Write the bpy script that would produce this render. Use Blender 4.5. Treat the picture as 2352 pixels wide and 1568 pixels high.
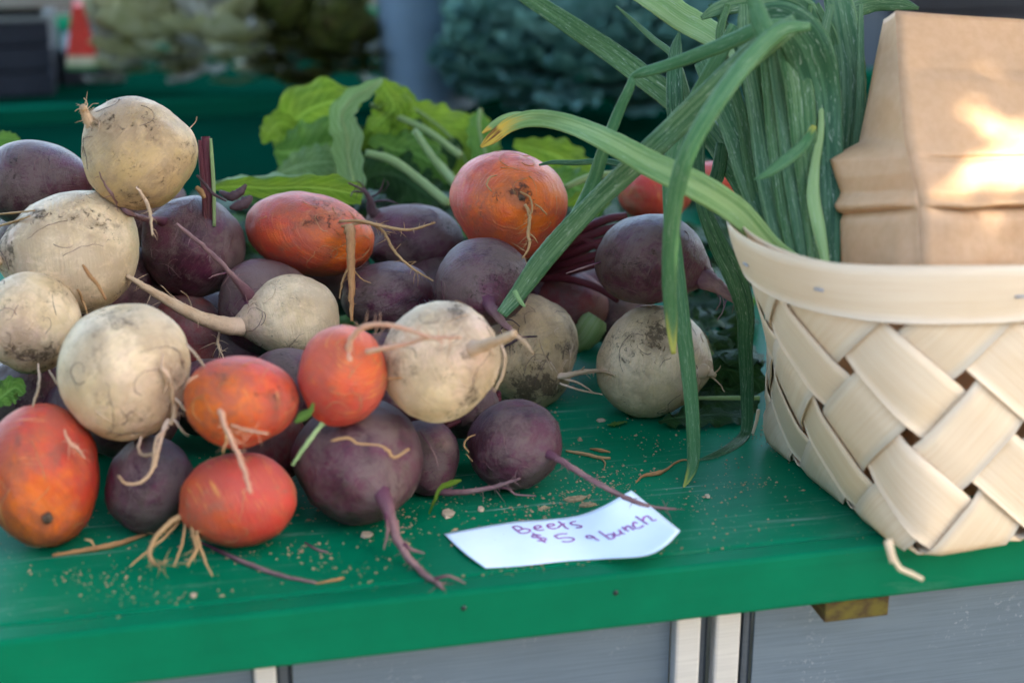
import bpy, bmesh, math, random
from mathutils import Vector, Matrix, noise as mnoise
from mathutils.bvhtree import BVHTree
R = math.radians
scene = bpy.context.scene
for o in list(bpy.data.objects): bpy.data.objects.remove(o)
COL = scene.collection

# ------------------------------------------------------------------ camera
YAW, PITCH = R(12.6), R(20)
CAM = Vector((-.19, -.849, .476))
cd = bpy.data.cameras.new('camera'); cam = bpy.data.objects.new('camera', cd); COL.objects.link(cam)
cam.location = CAM; cam.rotation_euler = (R(90) - PITCH, 0, -YAW)
cd.sensor_width = 36; cd.lens = 56.25; cd.clip_start = .05; cd.clip_end = 400
cd.dof.use_dof = True; cd.dof.focus_distance = 1.16; cd.dof.aperture_fstop = 3.5
scene.camera = cam
# ------------------------------------------------------------------ sky, sun, exposure
SUN_EL, SUN_AZ = R(34), R(58)          # azimuth: from straight in front of the stall (-Y) towards +X
to_sun = Vector((math.sin(SUN_AZ) * math.cos(SUN_EL), -math.cos(SUN_AZ) * math.cos(SUN_EL), math.sin(SUN_EL)))
w = bpy.data.worlds.new('World'); scene.world = w; w.use_nodes = True
wn = w.node_tree; bg = wn.nodes['Background']; sk = wn.nodes.new('ShaderNodeTexSky')
sk.sky_type = 'NISHITA'; sk.sun_disc = False; sk.sun_elevation = SUN_EL
sk.sun_rotation = math.atan2(to_sun.x, to_sun.y); sk.air_density = 1.0; sk.dust_density = 1.2; sk.ozone_density = .3
wn.links.new(sk.outputs[0], bg.inputs[0]); bg.inputs[1].default_value = .15
sl = bpy.data.lights.new('sun', 'SUN'); sl.energy = 3.0; sl.angle = R(.53); sl.color = (1, .9, .74)
sun = bpy.data.objects.new('sun', sl); COL.objects.link(sun); sun.location = to_sun * 12
sun.rotation_euler = to_sun.to_track_quat('Z', 'Y').to_euler()
vs = scene.view_settings; vs.view_transform = 'Standard'; vs.look = 'None'; vs.gamma = 1; vs.use_curve_mapping = False
vs.exposure = 3.0
scene.cycles.max_bounces = 8; scene.cycles.diffuse_bounces = 5; scene.cycles.use_denoising = True

# ------------------------------------------------------------------ where a point of the place lies: direction from the tripod, and distance
F_PX = 4000 * 2352 / 2560
RV = Vector((math.cos(YAW), -math.sin(YAW), 0))
FV = Vector((math.sin(YAW) * math.cos(PITCH), math.cos(YAW) * math.cos(PITCH), -math.sin(PITCH)))
UV = RV.cross(FV)
def ray(x, y): return FV + RV * ((x - 1176) / F_PX) - UV * ((y - 784) / F_PX)
def at(x, y, t): return CAM + ray(x, y) * t
def on(x, y, z=0.0):
    d = ray(x, y); return CAM + d * ((z - CAM.z) / d.z)
def t_on(x, y, z=0.0): return (z - CAM.z) / ray(x, y).z

# ------------------------------------------------------------------ object helpers
def tag(o, label=None, cat=None, group=None, kind=None):
    if label: o['label'] = label
    if cat: o['category'] = cat
    if group: o['group'] = group
    if kind: o['kind'] = kind
    return o
def link(o, parent=None):
    COL.objects.link(o)
    if parent:
        o.parent = parent
        o.matrix_parent_inverse = (Matrix.Translation(parent.location) @ parent.rotation_euler.to_matrix().to_4x4()).inverted()
    return o
def mesh(name, V, Fc, mat, parent=None, smooth=True, bpos=None, loc=None, rx=None):
    """verts in world space; origin moved to loc (default: own bottom centre)"""
    V = [Vector(v) for v in V]
    if loc is None:
        n = len(V); loc = Vector((sum(v.x for v in V) / n, sum(v.y for v in V) / n, min(v.z for v in V)))
    loc = Vector(loc)
    me = bpy.data.meshes.new(name); me.from_pydata([tuple(v - loc) for v in V], [], Fc); me.update()
    if smooth: me.polygons.foreach_set('use_smooth', [True] * len(me.polygons))
    if bpos:
        at_ = me.attributes.new('bpos', 'FLOAT_VECTOR', 'POINT'); at_.data.foreach_set('vector', [c for p in bpos for c in p])
    if mat: me.materials.append(mat)
    o = bpy.data.objects.new(name, me); o.location = loc
    return link(o, parent)
def empty(name, loc, label=None, cat=None, group=None):
    o = bpy.data.objects.new(name, None); o.location = loc; o.empty_display_size = .02; COL.objects.link(o)
    return tag(o, label, cat, group)
def boxdata(x0, y0, z0, x1, y1, z1, b=0.0, seg=2):
    bm = bmesh.new(); bmesh.ops.create_cube(bm, size=1)
    for v in bm.verts: v.co = Vector(((x0 + x1) / 2 + v.co.x * (x1 - x0), (y0 + y1) / 2 + v.co.y * (y1 - y0), (z0 + z1) / 2 + v.co.z * (z1 - z0)))
    if b: bmesh.ops.bevel(bm, geom=bm.edges[:], offset=b, segments=seg, affect='EDGES', profile=.5)
    bm.verts.index_update(); V = [v.co.copy() for v in bm.verts]; Fc = [[v.index for v in f.verts] for f in bm.faces]; bm.free()
    return V, Fc
def box(name, a, b, mat, parent=None, bev=0.0, smooth=False, rot=None, loc=None):
    V, Fc = boxdata(*a, *b, bev)
    if rot:
        c = Vector(((a[0] + b[0]) / 2, (a[1] + b[1]) / 2, a[2])); M = Matrix.Rotation(rot, 3, 'Z'); V = [c + M @ (v - c) for v in V]
    return mesh(name, V, Fc, mat, parent, smooth, loc=loc)
def spline(P, n):
    """Catmull-Rom through tuples/lists of equal length"""
    P = [list(p) for p in P]
    if len(P) == 2: return [[a + (b - a) * i / (n - 1) for a, b in zip(*P)] for i in range(n)]
    Q = [[2 * a - b for a, b in zip(P[0], P[1])]] + P + [[2 * a - b for a, b in zip(P[-1], P[-2])]]
    out = []
    for i in range(n):
        s = i / (n - 1) * (len(P) - 1); k = min(int(s), len(P) - 2); u = s - k
        p0, p1, p2, p3 = Q[k:k + 4]
        out.append([.5 * (2 * b + (c - a) * u + (2 * a - 5 * b + 4 * c - d) * u * u + (3 * b - a - 3 * c + d) * u ** 3) for a, b, c, d in zip(p0, p1, p2, p3)])
    return out
def tube_data(P, rad, sides=8, flat=1.0, wdir=None, jit=0.0, seed=0, crease=0.0):
    """tube along world points; wdir(i,T) gives the wide direction for flattened sections"""
    rnd = random.Random(seed); V = []; Fc = []; B = []; n = len(P); L = 0
    prev = None
    for i in range(n):
        T = (P[min(i + 1, n - 1)] - P[max(i - 1, 0)]).normalized()
        if wdir: W = wdir(i, T)
        else:
            W = prev if prev else (Vector((0, 0, 1)) if abs(T.z) < .8 else Vector((1, 0, 0)))
            W = (W - T * W.dot(T)).normalized()
        prev = W; N = T.cross(W).normalized()
        if i: L += (P[i] - P[i - 1]).length
        for k in range(sides):
            an = 2 * math.pi * k / sides; r = rad[i] * (1 + jit * rnd.uniform(-1, 1))
            c, s = math.cos(an), math.sin(an)
            off = W * (c * r) + N * (s * r * flat)
            if crease: off += N * (crease * r * (abs(c) - .5))
            V.append(P[i] + off); B.append((L * 10, k / sides, i / (n - 1)))
        if i:
            a = (i - 1) * sides; b = i * sides
            for k in range(sides): Fc.append([a + k, a + (k + 1) % sides, b + (k + 1) % sides, b + k])
    Fc.append(list(range(sides))[::-1]); Fc.append(list(range((n - 1) * sides, n * sides)))
    return V, Fc, B
def join(parts):
    V, Fc, B = [], [], []
    for p in parts:
        o = len(V); V += p[0]; Fc += [[i + o for i in f] for f in p[1]]
        B += p[2] if len(p) > 2 else [(0, 0, 0)] * len(p[0])
    return V, Fc, B

# ------------------------------------------------------------------ materials
class NT:
    def __init__(s, name):
        s.m = bpy.data.materials.new(name); s.m.use_nodes = True; s.t = s.m.node_tree
        s.bsdf = s.t.nodes['Principled BSDF']; s.out = s.t.nodes['Material Output']
    def n(s, typ, ins=None, **kw):
        nd = s.t.nodes.new('ShaderNode' + typ)
        for k, v in kw.items(): setattr(nd, k, v)
        for k, v in (ins or {}).items(): s.set(nd.inputs[k], v)
        return nd
    def set(s, sock, v):
        if isinstance(v, bpy.types.NodeSocket): s.t.links.new(v, sock)
        elif isinstance(v, (tuple, list)) and sock.type == 'RGBA' and len(v) == 3: sock.default_value = (*v, 1)
        else: sock.default_value = v
    def math(s, op, a, b=0.0, c=None, clamp=False):
        nd = s.n('Math', {0: a, 1: b}, operation=op, use_clamp=clamp)
        if c is not None: s.set(nd.inputs[2], c)
        return nd.outputs[0]
    def noise(s, vec, scale, detail=4, rough=.55, dist=0.0):
        return s.n('TexNoise', {'Vector': vec, 'Scale': scale, 'Detail': detail, 'Roughness': rough, 'Distortion': dist}).outputs['Fac']
    def ramp(s, fac, stops, interp='LINEAR'):
        nd = s.n('ValToRGB', {0: fac}); cr = nd.color_ramp; cr.interpolation = interp
        while len(cr.elements) < len(stops): cr.elements.new(.5)
        for e, (p, c) in zip(cr.elements, stops):
            e.position = p; e.color = (*c, 1) if isinstance(c, (tuple, list)) else (c, c, c, 1)
        return nd.outputs[0]
    def sstep(s, v, a, b):
        nd = s.n('MapRange', {0: v, 1: a, 2: b}, interpolation_type='SMOOTHSTEP'); return nd.outputs[0]
    def mix(s, fac, a, b, mode='MIX'):
        nd = s.n('Mix', data_type='RGBA', blend_type=mode); s.set(nd.inputs[0], fac); s.set(nd.inputs[6], a); s.set(nd.inputs[7], b); return nd.outputs[2]
    def vadd(s, a, b): return s.n('VectorMath', {0: a, 1: b}, operation='ADD').outputs[0]
    def vmul(s, a, b): return s.n('VectorMath', {0: a, 1: b}, operation='MULTIPLY').outputs[0]
    def attr(s, name='bpos'): return s.n('Attribute', attribute_name=name).outputs['Vector']
    def rnd(s): return s.n('ObjectInfo').outputs['Random']
    def obj(s): return s.n('TexCoord').outputs['Object']
    def sep(s, v): return s.n('SeparateXYZ', {0: v}).outputs
    def bump(s, h, strength=.3, dist=.001):
        s.set(s.bsdf.inputs['Normal'], s.n('Bump', {'Height': h, 'Strength': strength, 'Distance': dist}).outputs[0])
    def fin(s, color, rough=.6, spec=.5, **kw):
        s.set(s.bsdf.inputs['Base Color'], color); s.set(s.bsdf.inputs['Roughness'], rough); s.set(s.bsdf.inputs['Specular IOR Level'], spec)
        for k, v in kw.items(): s.set(s.bsdf.inputs[k.replace('_', ' ')], v)
        return s.m

def beet_material(name, A, Bc, blush, crown_c, dirt, dust, dirt_lo, dust_amt, hairs, rough, ring=.25, sss=0.0, line=None, zr=(-.55, -1.05)):
    k = NT(name); p = k.attr(); rn = k.rnd()
    off = k.n('CombineXYZ', {0: k.math('MULTIPLY', rn, 41), 1: k.math('MULTIPLY', rn, 17), 2: k.math('MULTIPLY', rn, 29)}).outputs[0]
    q = k.vadd(p, off); z = k.sep(p)[2]
    n1 = k.noise(q, 1.5, 5, .6, .4)
    col = k.mix(k.sstep(n1, .38, .64), A, Bc)
    # skin streaks running round the root
    rq = k.vmul(q, (2.2, 2.2, 15.0)); st = k.noise(rq, 1.0, 5, .65, .3)
    col = k.mix(k.math('MULTIPLY', k.sstep(st, .5, .72), ring), col, blush)
    # pink / darker shoulder and tail end
    end = k.math('MULTIPLY', k.sstep(k.math('ADD', z, k.math('MULTIPLY', k.math('SUBTRACT', k.noise(q, 2.2, 5, .65), .5), 1.6)), zr[0], zr[1]), .9); col = k.mix(end, col, blush)
    # pale dry dust film
    d0 = k.noise(k.vadd(q, (5, 9, 1)), .95, 2, .5); d1 = k.noise(q, 3.6, 9, .74, .6); d2 = k.noise(q, 24, 6, .75)
    dsum = k.math('ADD', k.math('MULTIPLY', d0, .65), k.math('ADD', k.math('MULTIPLY', d1, .75), k.math('MULTIPLY', d2, .32)))
    dm = k.math('MULTIPLY', k.sstep(dsum, .74, .98), dust_amt)
    col = k.mix(dm, col, dust)
    # corky crown
    cz = k.sstep(k.math('ADD', z, k.math('MULTIPLY', k.math('SUBTRACT', k.noise(q, 5, 5, .7), .5), .5)), .72, 1.0)
    col = k.mix(k.math('MULTIPLY', cz, .85), col, crown_c)
    # soil: broad tan stain, then crisp dark crust in clusters
    msk0 = k.sstep(k.noise(q, 1.25, 3, .5), .44, .62)
    soil = k.n('Attribute', attribute_name='soil').outputs['Fac']
    e1 = k.noise(q, 3.2, 8, .68, .7); em = k.math('MULTIPLY', k.sstep(k.math('ADD', e1, k.math('MULTIPLY', soil, .14)), .48, .64), k.math('MAXIMUM', msk0, soil), clamp=True)
    col = k.mix(k.math('MULTIPLY', em, .55), col, tuple(min(1, c * 1.7) for c in dirt))
    e3 = k.noise(q, 8.5, 10, .8, 1.0); so = k.sstep(k.math('ADD', k.math('ADD', e3, k.math('MULTIPLY', soil, .115)), k.math('MULTIPLY', k.math('SUBTRACT', msk0, .6), .16)), dirt_lo + .055, dirt_lo + .115)
    col = k.mix(k.math('MULTIPLY', so, .85), col, tuple(c * .6 for c in dirt))
    # thin dark marks left by root hairs
    if hairs:
        wq = k.vadd(q, k.n('VectorMath', {0: k.n('TexNoise', {'Vector': q, 'Scale': 4.0, 'Detail': 4.0}).outputs['Color'], 1: (.5, .5, .5)}, operation='SUBTRACT').outputs[0])
        vo = k.n('TexVoronoi', {'Vector': wq, 'Scale': 5.5}, feature='DISTANCE_TO_EDGE').outputs[0]
        ln = k.sstep(vo, .045, .008); msk = k.sstep(k.noise(k.vadd(q, (7.3, 1.1, 4.2)), 1.7, 3, .6), .53, .66)
        msk2 = k.sstep(k.noise(q, 14, 4), .4, .6)
        col = k.mix(k.math('MULTIPLY', k.math('MULTIPLY', ln, msk), k.math('MULTIPLY', msk2, hairs)), col, tuple(c * .45 for c in dirt))
    # pores and nicks
    pv = k.n('TexVoronoi', {'Vector': q, 'Scale': 9.0, 'Randomness': 1.0}).outputs[0]
    pk = k.math('MULTIPLY', k.sstep(pv, .085, .03), k.sstep(k.noise(q, 2.7, 2), .5, .6)); col = k.mix(k.math('MULTIPLY', pk, .7), col, tuple(c * .4 for c in dirt))
    sp = k.sstep(k.noise(q, 75, 3, .7), .66, .78); col = k.mix(k.math('MULTIPLY', sp, .35), col, dust)
    rl = k.noise(k.vmul(k.vadd(q, k.n('VectorMath', {0: k.n('TexNoise', {'Vector': q, 'Scale': 2.0}).outputs['Color'], 3: .12}, operation='SCALE').outputs[0]), (1.2, 1.2, 30)), 1, 3, .6)
    col = k.mix(k.math('MULTIPLY', k.math('MULTIPLY', k.sstep(rl, .58, .70), k.sstep(k.noise(q, 2, 3), .42, .6)), ring), col, line or dust)
    h = k.math('ADD', k.math('ADD', k.math('MULTIPLY', st, .5), k.math('MULTIPLY', rl, .5)), k.math('ADD', k.math('MULTIPLY', e1, .5), k.math('ADD', k.math('MULTIPLY', so, .35), k.math('MULTIPLY', d2, .45))))
    k.bump(h, .6, .0022)
    rg = k.math('ADD', rough, k.math('MULTIPLY', k.math('ADD', so, dm), .25), clamp=True)
    m = k.fin(col, rg, .34)
    if sss:
        k.bsdf.inputs['Subsurface Weight'].default_value = sss; k.bsdf.inputs['Subsurface Radius'].default_value = (1, .55, .3); k.bsdf.inputs['Subsurface Scale'].default_value = .006
    return m
MB = {
 'purple': beet_material('purple_beet_skin', (.044, .009, .014), (.110, .020, .040), (.13, .035, .05), (.10, .065, .05), (.055, .036, .022), (.160, .102, .080), .562, .85, 0, .33, .5),
 'orange': beet_material('golden_beet_skin', (.50, .036, .022), (.57, .058, .016), (.70, .145, .006), (.24, .15, .08), (.10, .05, .028), (.34, .085, .050), .565, .65, .4, .36, .5, .12, (.72, .34, .10), (-.25, -1.05)),
 'coral': beet_material('coral_beet_skin', (.56, .058, .036), (.54, .040, .026), (.64, .11, .022), (.34, .20, .10), (.15, .075, .04), (.40, .085, .052), .60, .6, .2, .37, .7, .12, (.74, .36, .06), (-.1, -1.0)),
 'white': beet_material('white_beet_skin', (.80, .60, .345), (.66, .47, .235), (.66, .43, .30), (.42, .36, .18), (.15, .095, .045), (.46, .32, .18), .552, .65, 1.0, .38, .3, .15, None, (-.5, -1.2)),
 'cream': beet_material('cream_beet_skin', (.63, .42, .20), (.53, .35, .14), (.50, .33, .16), (.40, .36, .12), (.13, .08, .038), (.36, .245, .135), .54, .65, 1.0, .40, .3, .15),
 'red': beet_material('red_beet_skin', (.20, .022, .018), (.13, .014, .02), (.24, .07, .04), (.10, .065, .05), (.09, .05, .035), (.17, .09, .07), .58, .7, .2, .4, .35),
}
def root_material(name, a, b, dirt, base=None):
    k = NT(name); p = k.attr(); q = k.vadd(k.vmul(p, (3, 2, 0)), k.n('CombineXYZ', {0: k.math('MULTIPLY', k.rnd(), 50)}).outputs[0])
    n = k.noise(q, 2.2, 6, .7); col = k.mix(k.sstep(n, .35, .65), a, b)
    col = k.mix(k.math('MULTIPLY', k.sstep(k.noise(q, 5, 6, .75), .52, .7), .75), col, dirt)
    if base: col = k.mix(k.sstep(k.sep(p)[2], .50, .08), col, base)
    rings = k.noise(k.vmul(p, (60, 1, 0)), 1, 3); k.bump(k.math('ADD', rings, n), .5, .0008)
    return k.fin(col, .7, .18)
MR = {
 'purple': root_material('purple_root', (.19, .095, .095), (.30, .17, .14), (.15, .10, .07), (.11, .035, .055)),
 'tan': root_material('tan_root', (.50, .30, .13), (.40, .22, .085), (.20, .115, .055)),
 'pale': root_material('pale_root', (.55, .38, .22), (.46, .29, .15), (.19, .115, .058), (.66, .46, .30)),
 'pink': root_material('pink_root', (.62, .29, .17), (.56, .34, .19), (.30, .15, .085)),
 'rust': root_material('rust_root', (.36, .16, .06), (.42, .22, .08), (.16, .08, .04)),
 'dark': root_material('dark_root', (.08, .05, .05), (.12, .07, .07), (.05, .035, .03)),
}
def leaf_material(name, a, b, c, streak=30, spots=.3, trans=.12, rough=.42, tip=None, veins=0.0):
    k = NT(name); p = k.attr(); rn = k.rnd(); s = k.sep(p)
    off = k.n('CombineXYZ', {0: k.math('MULTIPLY', rn, 30), 1: k.math('MULTIPLY', rn, 13), 2: 0.0}).outputs[0]
    ang = k.math('MULTIPLY', s[1], 2 * math.pi)
    cyl = k.n('CombineXYZ', {0: k.math('MULTIPLY', s[0], 1.0), 1: k.math('COSINE', ang), 2: k.math('SINE', ang)}).outputs[0]
    q = k.vadd(cyl, off)
    st = k.noise(k.vmul(q, (.5, streak * .33, streak * .33)), 1.0, 6, .7, .1)
    big = k.noise(q, 1.3, 4, .6)
    col = k.mix(k.sstep(st, .40, .60), a, b)
    col = k.mix(k.math('MULTIPLY', k.sstep(big, .45, .72), .7), col, c)
    if spots:
        sp = k.noise(k.vmul(q, (9, 7, 7)), 1.0, 5, .7, 1.2); col = k.mix(k.math('MULTIPLY', k.sstep(sp, .55, .68), spots), col, (.42, .50, .33))
    if tip: col = k.mix(k.sstep(k.math('ADD', s[2], k.math('MULTIPLY', k.math('SUBTRACT', big, .5), .3)), tip[0], tip[1]), col, tip[2])
    if tip and len(tip) > 3: col = k.mix(k.math('MULTIPLY', k.sstep(s[2], tip[0] + .1, tip[1]), k.sstep(k.noise(k.vmul(q, (4, 3, 3)), 1, 4, .6), .5, .62)), col, tip[3])
    if veins:
        av = k.math('ABSOLUTE', s[1]); fr = k.math('FRACT', k.math('ADD', k.math('SUBTRACT', k.math('MULTIPLY', s[0], 5.0), k.math('MULTIPLY', av, 11.0)), k.math('MULTIPLY', k.noise(p, 5, 3), .5)))
        vl = k.math('MAXIMUM', k.sstep(k.math('ABSOLUTE', k.math('SUBTRACT', fr, .5)), .10, .0), k.sstep(av, .022, .008)); cr = k.noise(k.vmul(q, (1.0, 4, 4)), 4.0, 5, .65)
        col = k.mix(k.math('MULTIPLY', k.sstep(cr, .42, .6), .35), col, c); col = k.mix(k.math('MULTIPLY', vl, veins), col, tuple(min(1, x * 1.5 + .04) for x in b))
        k.bump(k.math('SUBTRACT', k.math('MULTIPLY', cr, 1.5), vl), .7, .003)
    else: k.bump(k.math('ADD', st, k.math('MULTIPLY', big, .4)), .5, .0012)
    k.fin(col, k.math('ADD', rough, k.math('MULTIPLY', st, .12)), .26)
    if trans:
        tr = k.n('BsdfTranslucent', {'Color': col}); mx = k.n('MixShader', {0: trans, 1: k.bsdf.outputs[0], 2: tr.outputs[0]}); k.t.links.new(mx.outputs[0], k.out.inputs[0])
    return k.m
ML = {
 'leek': leaf_material('onion_leaf', (.034, .112, .026), (.120, .22, .072), (.028, .092, .024), 12, .8),
 'leek2': leaf_material('onion_leaf_blue', (.044, .128, .042), (.135, .235, .095), (.03, .10, .036), 12, .7),
 'leekd': leaf_material('onion_leaf_dark', (.022, .085, .028), (.07, .165, .065), (.018, .07, .025), 12, .65),
 'leeky': leaf_material('onion_leaf_yellow', (.15, .28, .075), (.30, .42, .15), (.10, .22, .06), 10, .4, tip=(.74, .86, (.62, .42, .06), (.16, .06, .02))),
 'leekl': leaf_material('onion_leaf_light', (.22, .36, .11), (.33, .44, .17), (.16, .30, .09), 26, .5),
 'leekt': leaf_material('onion_leaf_tipped', (.045, .150, .052), (.088, .20, .070), (.034, .12, .04), 12, .5, tip=(.86, .97, (.40, .40, .08))),
 'green': leaf_material('beet_leaf', (.13, .28, .035), (.20, .36, .06), (.07, .19, .03), 8, .0, .25, .42, veins=.5),
 'ygreen': leaf_material('beet_leaf_yellowish', (.20, .33, .02), (.30, .42, .038), (.11, .22, .018), 8, .0, .3, .44, veins=.5),
 'pgreen': leaf_material('beet_leaf_underside', (.21, .35, .11), (.29, .42, .17), (.15, .28, .07), 9, .0, .25, .48, veins=.45),
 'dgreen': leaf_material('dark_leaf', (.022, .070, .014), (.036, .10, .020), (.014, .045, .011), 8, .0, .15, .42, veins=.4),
 'stem': leaf_material('pale_stem', (.26, .36, .11), (.34, .42, .18), (.18, .3, .08), 16, .1, .1, .4),
 'mstem': leaf_material('maroon_stem', (.085, .012, .018), (.13, .022, .028), (.10, .045, .025), 24, .0, .05, .35),
 'kale': leaf_material('kale_leaf', (.10, .24, .20), (.19, .36, .31), (.07, .19, .155), 5, .0, .1, .55),
 'redlettuce': leaf_material('red_lettuce_leaf', (.08, .095, .022), (.16, .17, .035), (.07, .018, .024), 5, 0, .15, .5),
 'cabbage': leaf_material('pale_cabbage_leaf', (.46, .45, .22), (.54, .53, .32), (.34, .35, .14), 4, 0, .2, .5),
 'rib': leaf_material('white_leaf_rib', (.50, .49, .43), (.54, .53, .48), (.44, .42, .35), 6, 0, .1, .5),
 'tree': leaf_material('tree_leaf', (.06, .12, .02), (.09, .16, .03), (.045, .09, .02), 5, 0, .1, .5),
}
def plain(name, c, rough=.6, spec=.4, var=.12, scale=6, bump=0.0, metal=0.0, c2=None):
    k = NT(name); o = k.obj(); n = k.noise(o, scale, 6, .65)
    col = k.mix(k.sstep(n, .3, .7), tuple(x * (1 - var) for x in c), c2 or tuple(min(1, x * (1 + var)) for x in c))
    if bump: k.bump(n, bump, .002)
    return k.fin(col, rough, spec, Metallic=metal)
def paint(name, c, dust=1.0, spec=.06):
    k = NT(name); o = k.obj(); s = k.sep(o)
    grain = k.noise(k.vmul(o, (5, 90, 90)), 1.0, 5, .6); big = k.noise(o, 4.5, 5, .6)
    col = k.mix(k.sstep(big, .3, .7), tuple(x * .82 for x in c), tuple(x * 1.14 for x in c))
    col = k.mix(k.math('MULTIPLY', k.sstep(grain, .5, .75), .25), col, tuple(x * .6 for x in c))
    # dry scuffs along the grain, chalky dust, soil specks
    sc = k.math('MULTIPLY', k.sstep(k.noise(k.vmul(o, (6, 150, 60)), 1.0, 7, .78, .4), .56, .70), k.sstep(k.noise(o, 6.5, 4), .44, .62))
    col = k.mix(k.math('MULTIPLY', sc, .75 * dust), col, (.33, .40, .32))
    du = k.math('MULTIPLY', k.sstep(k.noise(o, 7, 7, .7), .54, .78), .12 * dust); col = k.mix(du, col, (.22, .21, .15))
    sp = k.math('MULTIPLY', k.sstep(k.noise(o, 330, 3, .6), .66, .74), k.sstep(k.noise(k.vadd(o, (3, 1, 2)), 8, 4, .6), .42, .62)); col = k.mix(k.math('MULTIPLY', sp, .75 * dust), col, (.36, .30, .17))
    k.bump(k.math('ADD', k.math('MULTIPLY', grain, .6), k.math('ADD', k.math('MULTIPLY', sc, .4), k.math('MULTIPLY', sp, .5))), .3, .0012)
    return k.fin(col, k.math('ADD', .36, k.math('ADD', k.math('MULTIPLY', big, .16), k.math('MULTIPLY', k.math('ADD', sc, du), .4))), spec)
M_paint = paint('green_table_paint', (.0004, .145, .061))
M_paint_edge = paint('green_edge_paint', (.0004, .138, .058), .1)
M_paint_shade = paint('shade_green_paint', (.0008, .034, .018), .1, 0.0)  # shade over the rear table put into a darker copy of the green
M_paint_rail = paint('muted_green_paint', (.003, .105, .055), .1, 0.0)
def metal_mat(name, c, var=.25, spots=0.0):
    k = NT(name); o = k.obj()
    br = k.noise(k.vmul(o, (14, 14, 520)), 1.0, 4, .6); big = k.noise(o, 5, 5, .6)
    col = k.mix(big, tuple(x * (1 - var) for x in c), tuple(x * (1 + var) for x in c))
    col = k.mix(k.math('MULTIPLY', k.sstep(br, .4, .7), .35), col, tuple(x * .7 for x in c))
    if spots:
        sp = k.math('MULTIPLY', k.sstep(k.noise(o, 260, 3, .6), .56, .66), k.sstep(k.noise(k.vadd(o, (1, 4, 2)), 14, 3, .6), .52, .66)); col = k.mix(k.math('MULTIPLY', sp, spots), col, (.62, .68, .75))
    k.bump(br, .25, .0006)
    return k.fin(col, k.math('ADD', .38, k.math('MULTIPLY', br, .25)), .5, Metallic=.75)
M_zinc = metal_mat('galvanised_sheet', (.15, .205, .265), .25, .22)
M_zinc_lt = metal_mat('bare_galvanised_channel', (.60, .61, .60), .12)
M_zinc_dk = metal_mat('dull_galvanised_groove', (.10, .125, .155), .2)
M_pail = plain('dull_zinc_pail', (.28, .39, .53), .5, .4, .1, 12, .1, .2)
def wood_strip():
    k = NT('pale_wood_splint'); p = k.attr(); rn = k.rnd()
    q = k.vadd(k.vmul(p, (1, 26, 1)), k.n('CombineXYZ', {0: k.math('MULTIPLY', rn, 60), 1: k.math('MULTIPLY', rn, 23)}).outputs[0])
    g = k.noise(q, 1.6, 6, .65, .4); b = k.noise(k.vadd(p, k.n('CombineXYZ', {0: k.math('MULTIPLY', rn, 9)}).outputs[0]), 1.2, 3)
    col = k.mix(k.sstep(g, .3, .7), (.66, .49, .305), (.72, .575, .385)); col = k.mix(k.math('MULTIPLY', k.sstep(b, .5, .75), .5), col, (.61, .44, .25))
    col = k.mix(k.math('MULTIPLY', k.sstep(rn, .45, 1.0), .45), col, (.55, .42, .24))
    fk = k.math('MULTIPLY', k.sstep(k.noise(k.vmul(q, (2.5, 1.4, 1)), 1.0, 5, .7), .68, .78), .4); col = k.mix(fk, col, (.55, .32, .19))
    k.bump(g, .35, .0008)
    return k.fin(col, .55, .35)
M_wood = wood_strip()
def kraft():
    k = NT('brown_kraft_paper'); o = k.obj(); f = k.noise(o, 160, 4, .6); b = k.noise(o, 9, 5, .6)
    col = k.mix(k.sstep(f, .3, .7), (.74, .45, .225), (.80, .51, .27)); col = k.mix(k.math('MULTIPLY', b, .5), col, (.70, .42, .21))
    k.bump(k.math('ADD', k.math('MULTIPLY', f, .2), k.noise(o, 22, 6, .65)), .35, .003)
    k.fin(col, .5, .4)
    tr = k.n('BsdfTranslucent', {'Color': col}); mx = k.n('MixShader', {0: .3, 1: k.bsdf.outputs[0], 2: tr.outputs[0]}); k.t.links.new(mx.outputs[0], k.out.inputs[0])
    return k.m
M_kraft = kraft()
M_paper = plain('white_paper', (.76, .85, .90), .7, .3, .02, 30)
M_ink = plain('purple_ink', (.34, .10, .30), .6, .3, .25, 300)
M_soil = plain('dry_soil', (.30, .21, .11), .9, .2, .4, 400)
M_chip = plain('wood_chip', (.52, .38, .24), .8, .2, .2, 60, .3)
M_black = plain('dark_scab', (.10, .065, .04), .9, .2, .6, 300, .8)
M_nail = plain('dark_nail', (.012, .02, .016), .5, .4)
def batten_mat():
    k = NT('mossy_wood'); o = k.obj(); n = k.noise(k.vmul(o, (60, 20, 90)), 1, 5, .6)
    return k.fin(k.mix(k.sstep(n, .35, .65), (.06, .036, .015), (.12, .095, .016)), .8, .2)
M_batten = batten_mat()
M_ground = plain('grey_pavement', (.26, .225, .17), .9, .2, .15, 3, .3)
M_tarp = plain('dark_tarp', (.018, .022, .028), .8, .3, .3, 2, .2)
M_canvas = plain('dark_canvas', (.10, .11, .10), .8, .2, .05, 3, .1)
M_pole = plain('white_pole', (.6, .6, .6), .4, .5)
M_crate = plain('dark_crate_plastic', (.035, .038, .05), .6, .3, .2)
M_tray = plain('pale_tray', (.36, .34, .28), .7, .3, .12, 5)
M_flesh = plain('watermelon_flesh', (.75, .06, .04), .4, .4, .12, 30)
M_rind = plain('watermelon_rind', (.62, .55, .36), .5, .4, .1, 30)
M_skin = plain('watermelon_skin', (.06, .2, .07), .4, .4, .3, 30)
M_bark = plain('tree_bark', (.13, .095, .065), .9, .2, .3, 8, .6)

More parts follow.
